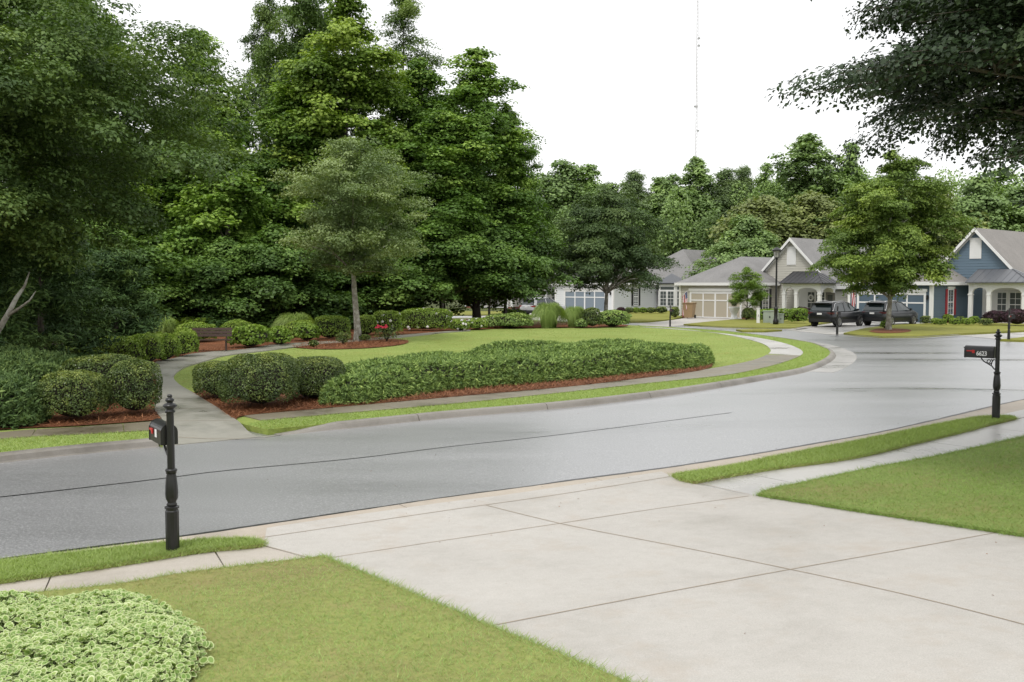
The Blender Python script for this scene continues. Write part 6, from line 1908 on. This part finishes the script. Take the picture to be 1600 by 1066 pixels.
    sp = MB(); sp.box(0.14, 0.42, -0.60, 0.60, 1.535, 1.572); sp.build('spoiler', paint, t, bevel=0.015)
    wp_ = MB(); wp_.tube([(0.13, -0.05, 1.06), (0.20, -0.35, 1.12)], 0.012, 5); wp_.build('rear_wiper', trimb, t)
    for s in (1, -1):
        for wx in (0.88, 3.58):
            Mw = Matrix.Translation((wx, s*0.80, 0.35)) @ Matrix.Rotation(R(90)*s*-1, 4, 'X')
            aw = MB(); aw.lathe([(0.40, 0.0), (0.40, 0.136), (0.36, 0.138)], 24, Mw); aw.build('wheel_arch', trimb, t)
            w_ = MB(); w_.smooth = True; w_.lathe([(0.20, 0.02), (0.33, 0.02), (0.355, 0.05), (0.355, 0.135), (0.335, 0.16), (0.245, 0.165), (0.235, 0.11)], 26, Mw)
            wo = w_.build('wheel', tyre, t)
            r_ = MB(); r_.lathe([(0.245, 0.12), (0.245, 0.160), (0.225, 0.163), (0.215, 0.145), (0.06, 0.14), (0.05, 0.162), (0.0, 0.165)], 20, Mw)
            for k in range(5):
                a = 2*math.pi*k/5
                r_.add([Mw @ Vector(p) for p in [(0.05*math.cos(a-0.5), 0.05*math.sin(a-0.5), 0.16), (0.22*math.cos(a-0.14), 0.22*math.sin(a-0.14), 0.163), (0.22*math.cos(a+0.14), 0.22*math.sin(a+0.14), 0.163), (0.05*math.cos(a+0.5), 0.05*math.sin(a+0.5), 0.16)]], [(0, 1, 2, 3)])
            r_.build('rim', rimm, wo)
    return t
def paintm(nm, c): return plain(nm, c, 0.3, spec=0.35, coat=0.25)
pk1 = paintm('black_paint', (0.010, 0.011, 0.013)); pk2 = paintm('dark_grey_paint', (0.022, 0.025, 0.028)); pk3 = paintm('silver_paint', (0.45, 0.46, 0.47))
lampd = plain('smoked_tail_lamp', (0.10, 0.03, 0.03), 0.12, coat=0.5)
car('black sport utility car parked behind the mailbox post', P(1280, 511, 0.02), R(42), pk1, lampmat=lampd)
car('dark grey sport utility car parked nose to the blue garage, behind the maple trunk', P(1362, 509.5, 0.02), R(38), pk2, lampmat=lampd)
car('silver sport utility car half hidden by the fountain grass', GP(822, 88), R(44), pk3)

# ------------------------------------------------------------------ street lamp
xy = P(1212, 507, 0.1); z0 = float(T(*xy))+0.1
sl = thing('street_lamp', 'tall black street lamp with a lantern head before the beige house', 'street lamp', (xy[0], xy[1], z0))
Hl = (507-404)*xy[1]/FPX
p = MB(); p.smooth = True
p.lathe([(0.19, -0.1), (0.19, 0.25), (0.15, 0.35), (0.12, 0.42), (0.12, 1.0), (0.14, 1.04), (0.14, 1.1), (0.085, 1.16), (0.075, 1.3), (0.055, Hl-0.12), (0.055, Hl-0.1), (0.09, Hl-0.07), (0.09, Hl-0.02), (0.05, Hl)], 18)
p.build('pole', M['black'], sl)
g = MB(); g.lathe([(0.15, Hl+0.06), (0.24, Hl+0.5)], 6); g.build('lantern_glass', plain('lantern_glass', (0.55, 0.55, 0.52), 0.15, trans=0.4), sl)
c = MB(); c.lathe([(0.06, Hl), (0.17, Hl+0.03), (0.17, Hl+0.058)], 12); c.lathe([(0.34, Hl+0.502), (0.34, Hl+0.55), (0.28, Hl+0.60), (0.20, Hl+0.66), (0.08, Hl+0.72), (0.03, Hl+0.74), (0.03, Hl+0.8)], 16)
for k in range(6):
    a = 2*math.pi*k/6; c.tube([(0.155*math.cos(a), 0.155*math.sin(a), Hl+0.05), (0.25*math.cos(a), 0.25*math.sin(a), Hl+0.505)], 0.014, 5)
c.build('lantern_frame', M['black'], sl)

# ------------------------------------------------------------------ flags
flag_w = plain('flag_white', (0.72, 0.71, 0.70), 0.7); flag_r = plain('flag_red', (0.42, 0.03, 0.05), 0.7); flag_b = plain('flag_blue', (0.03, 0.045, 0.14), 0.7)
def flag(label, foot, base_z, tip, fl_h, fl_w, rz):
    """striped flag hanging from a slanting staff"""
    t = thing('flag', label, 'flag', (foot[0], foot[1], base_z), rz, 'flags on house walls')
    s = MB(); s.smooth = True; s.tube([(0, 0, 0), tip], 0.016, 6); s.build('staff', M['white'], t)
    tipv = Vector(tip)
    c = MB(); K, J = 13, 8
    def q(i, j):
        u, v = i/K, j/J            # u across the stripes, v along the hanging length
        along = 0.95-0.62*u
        p = tipv*along
        fold = 0.05*math.sin(u*13+v*2)+0.03*math.sin(v*6)
        return (p.x+fold+0.12*v*math.sin(u*3), p.y+0.06*math.sin(u*9+v*3), p.z - v*fl_w*(1-0.08*math.sin(u*5)))
    for i in range(K):
        for j in range(J):
            c.mi = 2 if (i < 7 and j < 3) else (1 if i % 2 == 0 else 0)
            c.add([q(i, j), q(i+1, j), q(i+1, j+1), q(i, j+1)], [(0, 1, 2, 3)])
    co_ = c.build('cloth', [flag_w, flag_r, flag_b], t)
    st = MB()
    for i in range(1, 7):
        for j in range(5):
            x, y, z = q(i+0.5*(j % 2)-0.2, 0.3+j*0.52)
            for dy in (-0.012, 0.012):
                st.add([(x-0.016, y+dy, z), (x, y+dy, z-0.02), (x+0.016, y+dy, z), (x, y+dy, z+0.02)], [(0, 1, 2, 3)])
    st.build('stars', flag_w, co_)
    return t
f0 = W(1062, 83.4, 468); flag('striped flag hanging beside the beige garage door', (f0.x, f0.y), f0.z, (0.55, -0.45, 0.75), 0.9, 1.55, 0)
f0 = W(1326, 71.5, 461); flag('red striped flag hanging from the corner of the blue garage', (f0.x, f0.y), f0.z, (0.35, -0.5, 0.85), 0.8, 1.45, 0)

# ------------------------------------------------------------------ small things before the houses
tanp = plain('tan_plastic', (0.36, 0.25, 0.14), 0.5, var=0.1)
xy = P(1077, 497.5, 0.03); b = thing('wheelie_bin', 'tan wheeled rubbish bin beside the beige garage door', 'bin', (xy[0], xy[1], float(T(*xy))+0.03), R(-30))
m = MB(); m.loft([[(-a, -c, z), (a, -c, z), (a, c, z), (-a, c, z)] for a, c, z in ((0.33, 0.33, 0.06), (0.44, 0.42, 1.18), (0.47, 0.45, 1.19), (0.47, 0.45, 1.25))]); m.build('bin_body', tanp, b, bevel=0.02)
m = MB(); m.box(-0.5, 0.5, -0.48, 0.48, 1.252, 1.32); m.box(-0.42, 0.42, 0.48, 0.56, 1.2, 1.26); m.build('lid', tanp, b, bevel=0.03)
for s in (1, -1):
    m = MB(); m.lathe([(0.15, 0), (0.15, 0.08)], 14, Matrix.Translation((s*0.34, 0.36, 0.15)) @ Matrix.Rotation(R(90), 4, 'Y')); m.build('wheel', tyre, b)
ugreen = plain('pale_green_steel', (0.34, 0.39, 0.33), 0.5, var=0.1)
def cabinet(label, px, base, w_, d_, h_, rz, mat, top=True):
    xy = P(px, base, 0.11); t = thing('utility_box', label, 'utility box', (xy[0], xy[1], float(T(*xy))+0.1), rz, 'utility boxes on the beige house lawn')
    m = MB(); m.box(-w_/2, w_/2, -d_/2, d_/2, -0.05, h_); m.build('cabinet', mat, t, bevel=0.03)
    m = MB(); m.box(-w_/2-0.03, w_/2+0.03, -d_/2-0.03, d_/2+0.03, h_+0.002, h_+0.07); m.build('lid', mat, t, bevel=0.02)
    m = MB(); m.box(-w_*0.06, w_*0.06, -d_/2-0.025, -d_/2-0.002, h_*0.45, h_*0.6); m.build('lock', M['black'], t)
cabinet('wide pale green transformer box between the white post and the lamp', 1203, 504, 0.95, 0.7, 0.78, R(-15), ugreen)
cabinet('smaller pale green box next to the street lamp foot', 1210, 505.3, 0.55, 0.5, 0.85, R(-15), ugreen)
cabinet('low pale green box beyond the street lamp, before the clipped hedge', 1219.5, 505, 0.42, 0.42, 0.6, R(-10), ugreen)
cabinet('slim white pedestal post next to the transformer boxes', 1184.5, 504.5, 0.22, 0.2, 1.0, R(-10), M['white'])
# planter with a palm by the garage
xy = P(1147, 498.5, 0.1); zz = float(T(*xy))+0.02
pl = thing('potted_palm', 'white pedestal planter holding a small spiky palm by the beige garage', 'potted plant', (xy[0], xy[1], zz))
m = MB(); m.smooth = True; m.lathe([(0.34, 0), (0.36, 0.1), (0.26, 0.2), (0.22, 0.5), (0.30, 0.62), (0.42, 0.9), (0.46, 1.0), (0.46, 1.05), (0.36, 1.05)], 18); m.build('pot', M['white'], pl)
o = mesh_obj('palm', frond_plant('palm', 0.55, 0.65, 11, 9, M['lf_maple'], 0.3), pl, (0, 0, 1.05))
# --- shrubs before the houses
GT = 'clipped shrubs before the beige house'
pxshrub('clipped_hedge', 1213, 503, 62, 19, 'long bright clipped hedge behind the pale green utility boxes', 'lf_lime', 0.13, p=4.5, depth=0.35, group=GT)
pxshrub('clipped_hedge', 1247, 505, 27, 22, 'bright boxy clipped shrub beside the street lamp', 'lf_lime', 0.12, p=4.5, depth=0.8, group=GT)
pxshrub('round_shrub', 1169, 500, 19, 18, 'round dark shrub under the young tree by the planter', 'lf_box', 0.12, group=GT)
pxshrub('round_shrub', 1182, 499, 14, 13, 'small dark shrub between the young tree and the white pedestal post', 'lf_box', 0.12, group=GT)
pxshrub('purple_shrub', 1254, 500, 26, 19, 'dull purple shrub between the clipped hedge and the black car', 'lf_purple', 0.13, group=GT, rough=0.12)
pxshrub('round_shrub', 1054, 496.5, 14, 16, 'dark rounded shrub between the flag and the white house lawn', 'lf_box', 0.13, group=GT)
GWt = 'row of small clipped shrubs before the pale grey house'
for cx, w_, h_, mt, lb in ((970, 13, 9, 'lf_purple', 'reddish small shrub beginning the row before the pale grey house'), (983, 14, 9, 'lf_box', 'small clipped shrub after the reddish one in the row'), (994, 12, 9, 'lf_azalea', 'small light shrub under the black shuttered window'), (1005, 12, 9, 'lf_azalea', 'small rounded shrub just past the black shutters'), (1017, 15, 9, 'lf_box', 'small dark shrub before the white bay window'), (1033, 18, 10, 'lf_box', 'low wide dark shrub under the white bay window')):
    pxshrub('round_shrub', cx, 490, w_, h_, lb, mt, 0.13, group=GWt)
GB = 'shrubs before the blue house'
for cx, b, w_, h_, p_, mt, lb in ((1446, 506.5, 14, 12, 4, 'lf_box', 'boxy clipped shrub at the corner of the blue garage'), (1461, 507, 12, 9, 3, 'lf_azalea', 'low clipped shrub next to the white corner board'), (1470, 508, 14, 9, 3.5, 'lf_azalea', 'boxy low shrub before the red shutters'), (1479, 504, 20, 12, 2.5, 'lf_azalea', 'loose shrub with orange flowers under the red shuttered window'), (1491, 508, 15, 10, 3, 'lf_azalea', 'rounded low shrub beneath the red shuttered window'), (1500, 506, 14, 11, 2.5, 'lf_box', 'rounded dark shrub past the red shutters'), (1511, 508, 17, 10, 3.5, 'lf_azalea', 'boxy low shrub before the first porch column'), (1522, 506.5, 14, 12, 2.5, 'lf_lime', 'loose light shrub at the porch of the blue house'), (1540, 508.5, 17, 10, 4, 'lf_box', 'boxy clipped shrub just before the purple shrubs')):
    pxshrub('low_shrub', cx, b, w_, h_, lb, mt, 0.10, p=p_, group=GB)
pxshrub('purple_shrub', 1556, 508, 36, 22, 'rounded dark purple shrub before the porch columns of the blue house', 'lf_purple', 0.11, group=GB, rough=0.12)
pxshrub('purple_shrub', 1590, 509, 40, 24, 'larger dark purple shrub behind the far mailbox', 'lf_purple', 0.11, group=GB, rough=0.12)
pxshrub('round_shrub', 1384, 514, 15, 12, 'lime green plant at the foot of the bright maple', 'lf_lime', 0.10, group=GB, rough=0.15)
pxshrub('purple_shrub', 805, 497, 14, 15, 'round purple shrub next to the silver car', 'lf_purple', 0.13, group=GB)
# ------------------------------------------------------------------ radio mast
dm = 420.0; xm = (1085-800)/FPX*dm
ms = MB(); Hm = 165.0; wv = 0.42
for k in range(3):
    a = 2*math.pi*k/3; x, y = wv*math.cos(a), wv*math.sin(a)
    ms.tube([(x, y, 0), (x, y, Hm)], 0.085, 5)
zz = 0.0; i = 0
while zz < Hm-1.5:
    for k in range(3):
        a = 2*math.pi*k/3; b_ = 2*math.pi*((k+1) % 3)/3
        ms.tube([(wv*math.cos(a), wv*math.sin(a), zz), (wv*math.cos(b_), wv*math.sin(b_), zz+1.5)], 0.04, 3)
    zz += 1.5; i += 1
mt = thing('radio_mast', 'thin guyed lattice mast rising far behind the wood', 'mast', (xm, dm, 0))
ms.build('lattice', plain('mast_steel', (0.55, 0.53, 0.53), 0.6), mt)
for z in (55, 66, 76, 101, 104, 129):
    q = MB(); q.box(-1.1 if z in (76, 55) else 0.3, 0.4 if z in (76, 55) else 1.2, -0.3, 0.3, z, z+0.7); q.build('antenna', plain('antenna_grey', (0.4, 0.4, 0.4), 0.6), mt)

# ------------------------------------------------------------------ bits blown over the paving
def litter():
    rg = np.random.default_rng(12)
    d1 = np.array([p for p in drive_poly]); a = scatter(d1, 60, rg, lambda x, y: (y > 4)*1.0)
    ed = resample(road_edge, 400)[rg.integers(40, 380, 130)] + rg.normal(0, 0.10, (130, 2))
    b = scatter(np.array(list(road_edge)[30:-12]+list(curb_edge)[::-1]), 110, rg)
    q = np.r_[a, ed, b]; n = len(q)
    off = np.r_[[drive_off(x, y)+0.006 for x, y in a], np.full(len(ed), 0.022), np.full(len(b), 0.008)]
    pos = np.c_[q, T(q[:, 0], q[:, 1])+off]
    nr = np.c_[rg.normal(0, 0.25, n), rg.normal(0, 0.25, n), np.ones(n)]
    me = np_mesh('leaf_litter', [leaf_block(pos, nr, 0.02*rg.uniform(0.4, 1.5, n), rg.random(n), rg, 0.5)], [M['strawblade']])
    tag(mesh_obj('leaf_litter', me), 'scraps of leaf and twig on the paving', kind='stuff')
litter()
# ------------------------------------------------------------------ light, sky, camera
w = bpy.data.worlds.new('World'); SC.world = w; w.use_nodes = True
nt = w.node_tree
bg = nt.nodes['Background']
sky = N(nt, 'ShaderNodeTexSky', sky_type='NISHITA')
SUN_EL, SUN_AZ = R(58), R(200)
sky.sun_disc = False; sky.sun_elevation = SUN_EL; sky.sun_rotation = SUN_AZ
sky.dust_density = 6.0; sky.air_density = 1.0
mx = N(nt, 'ShaderNodeMix', data_type='RGBA'); mx.inputs[0].default_value = 0.93
nt.links.new(sky.outputs[0], mx.inputs[6])
mx.inputs[7].default_value = (9.6, 9.65, 9.7, 1)        # an even overcast in front of the clear sky
nt.links.new(mx.outputs[2], bg.inputs['Color'])
bg.inputs['Strength'].default_value = 0.1
sun = bpy.data.lights.new('sun', 'SUN'); sun.energy = 1.3; sun.angle = R(16); sun.color = (1.0, 0.97, 0.93)
so = link(bpy.data.objects.new('sun', sun))
# the sun stands at azimuth SUN_AZ (clockwise from +Y)
sd = Vector((math.sin(SUN_AZ)*math.cos(SUN_EL), math.cos(SUN_AZ)*math.cos(SUN_EL), math.sin(SUN_EL)))
so.rotation_euler = sd.to_track_quat('Z', 'Y').to_euler()
so.location = (0, -20, 40)
cam = bpy.data.cameras.new('camera'); cam.sensor_width = 36.0; cam.lens = FPX/1600*36.0
cam.clip_start = 0.1; cam.clip_end = 5000
co = link(bpy.data.objects.new('camera', cam))
co.location = (0, 0, CAMZ); co.rotation_euler = (R(90)-PITCH, 0, 0)
SC.camera = co
SC.view_settings.view_transform = 'Standard'; SC.view_settings.look = 'None'
SC.view_settings.exposure = 0.45; SC.view_settings.gamma = 1.0
SC.cycles.max_bounces = 6; SC.cycles.diffuse_bounces = 2; SC.cycles.glossy_bounces = 3
SC.cycles.transmission_bounces = 4; SC.cycles.caustics_reflective = False; SC.cycles.caustics_refractive = False
SC.cycles.use_denoising = True
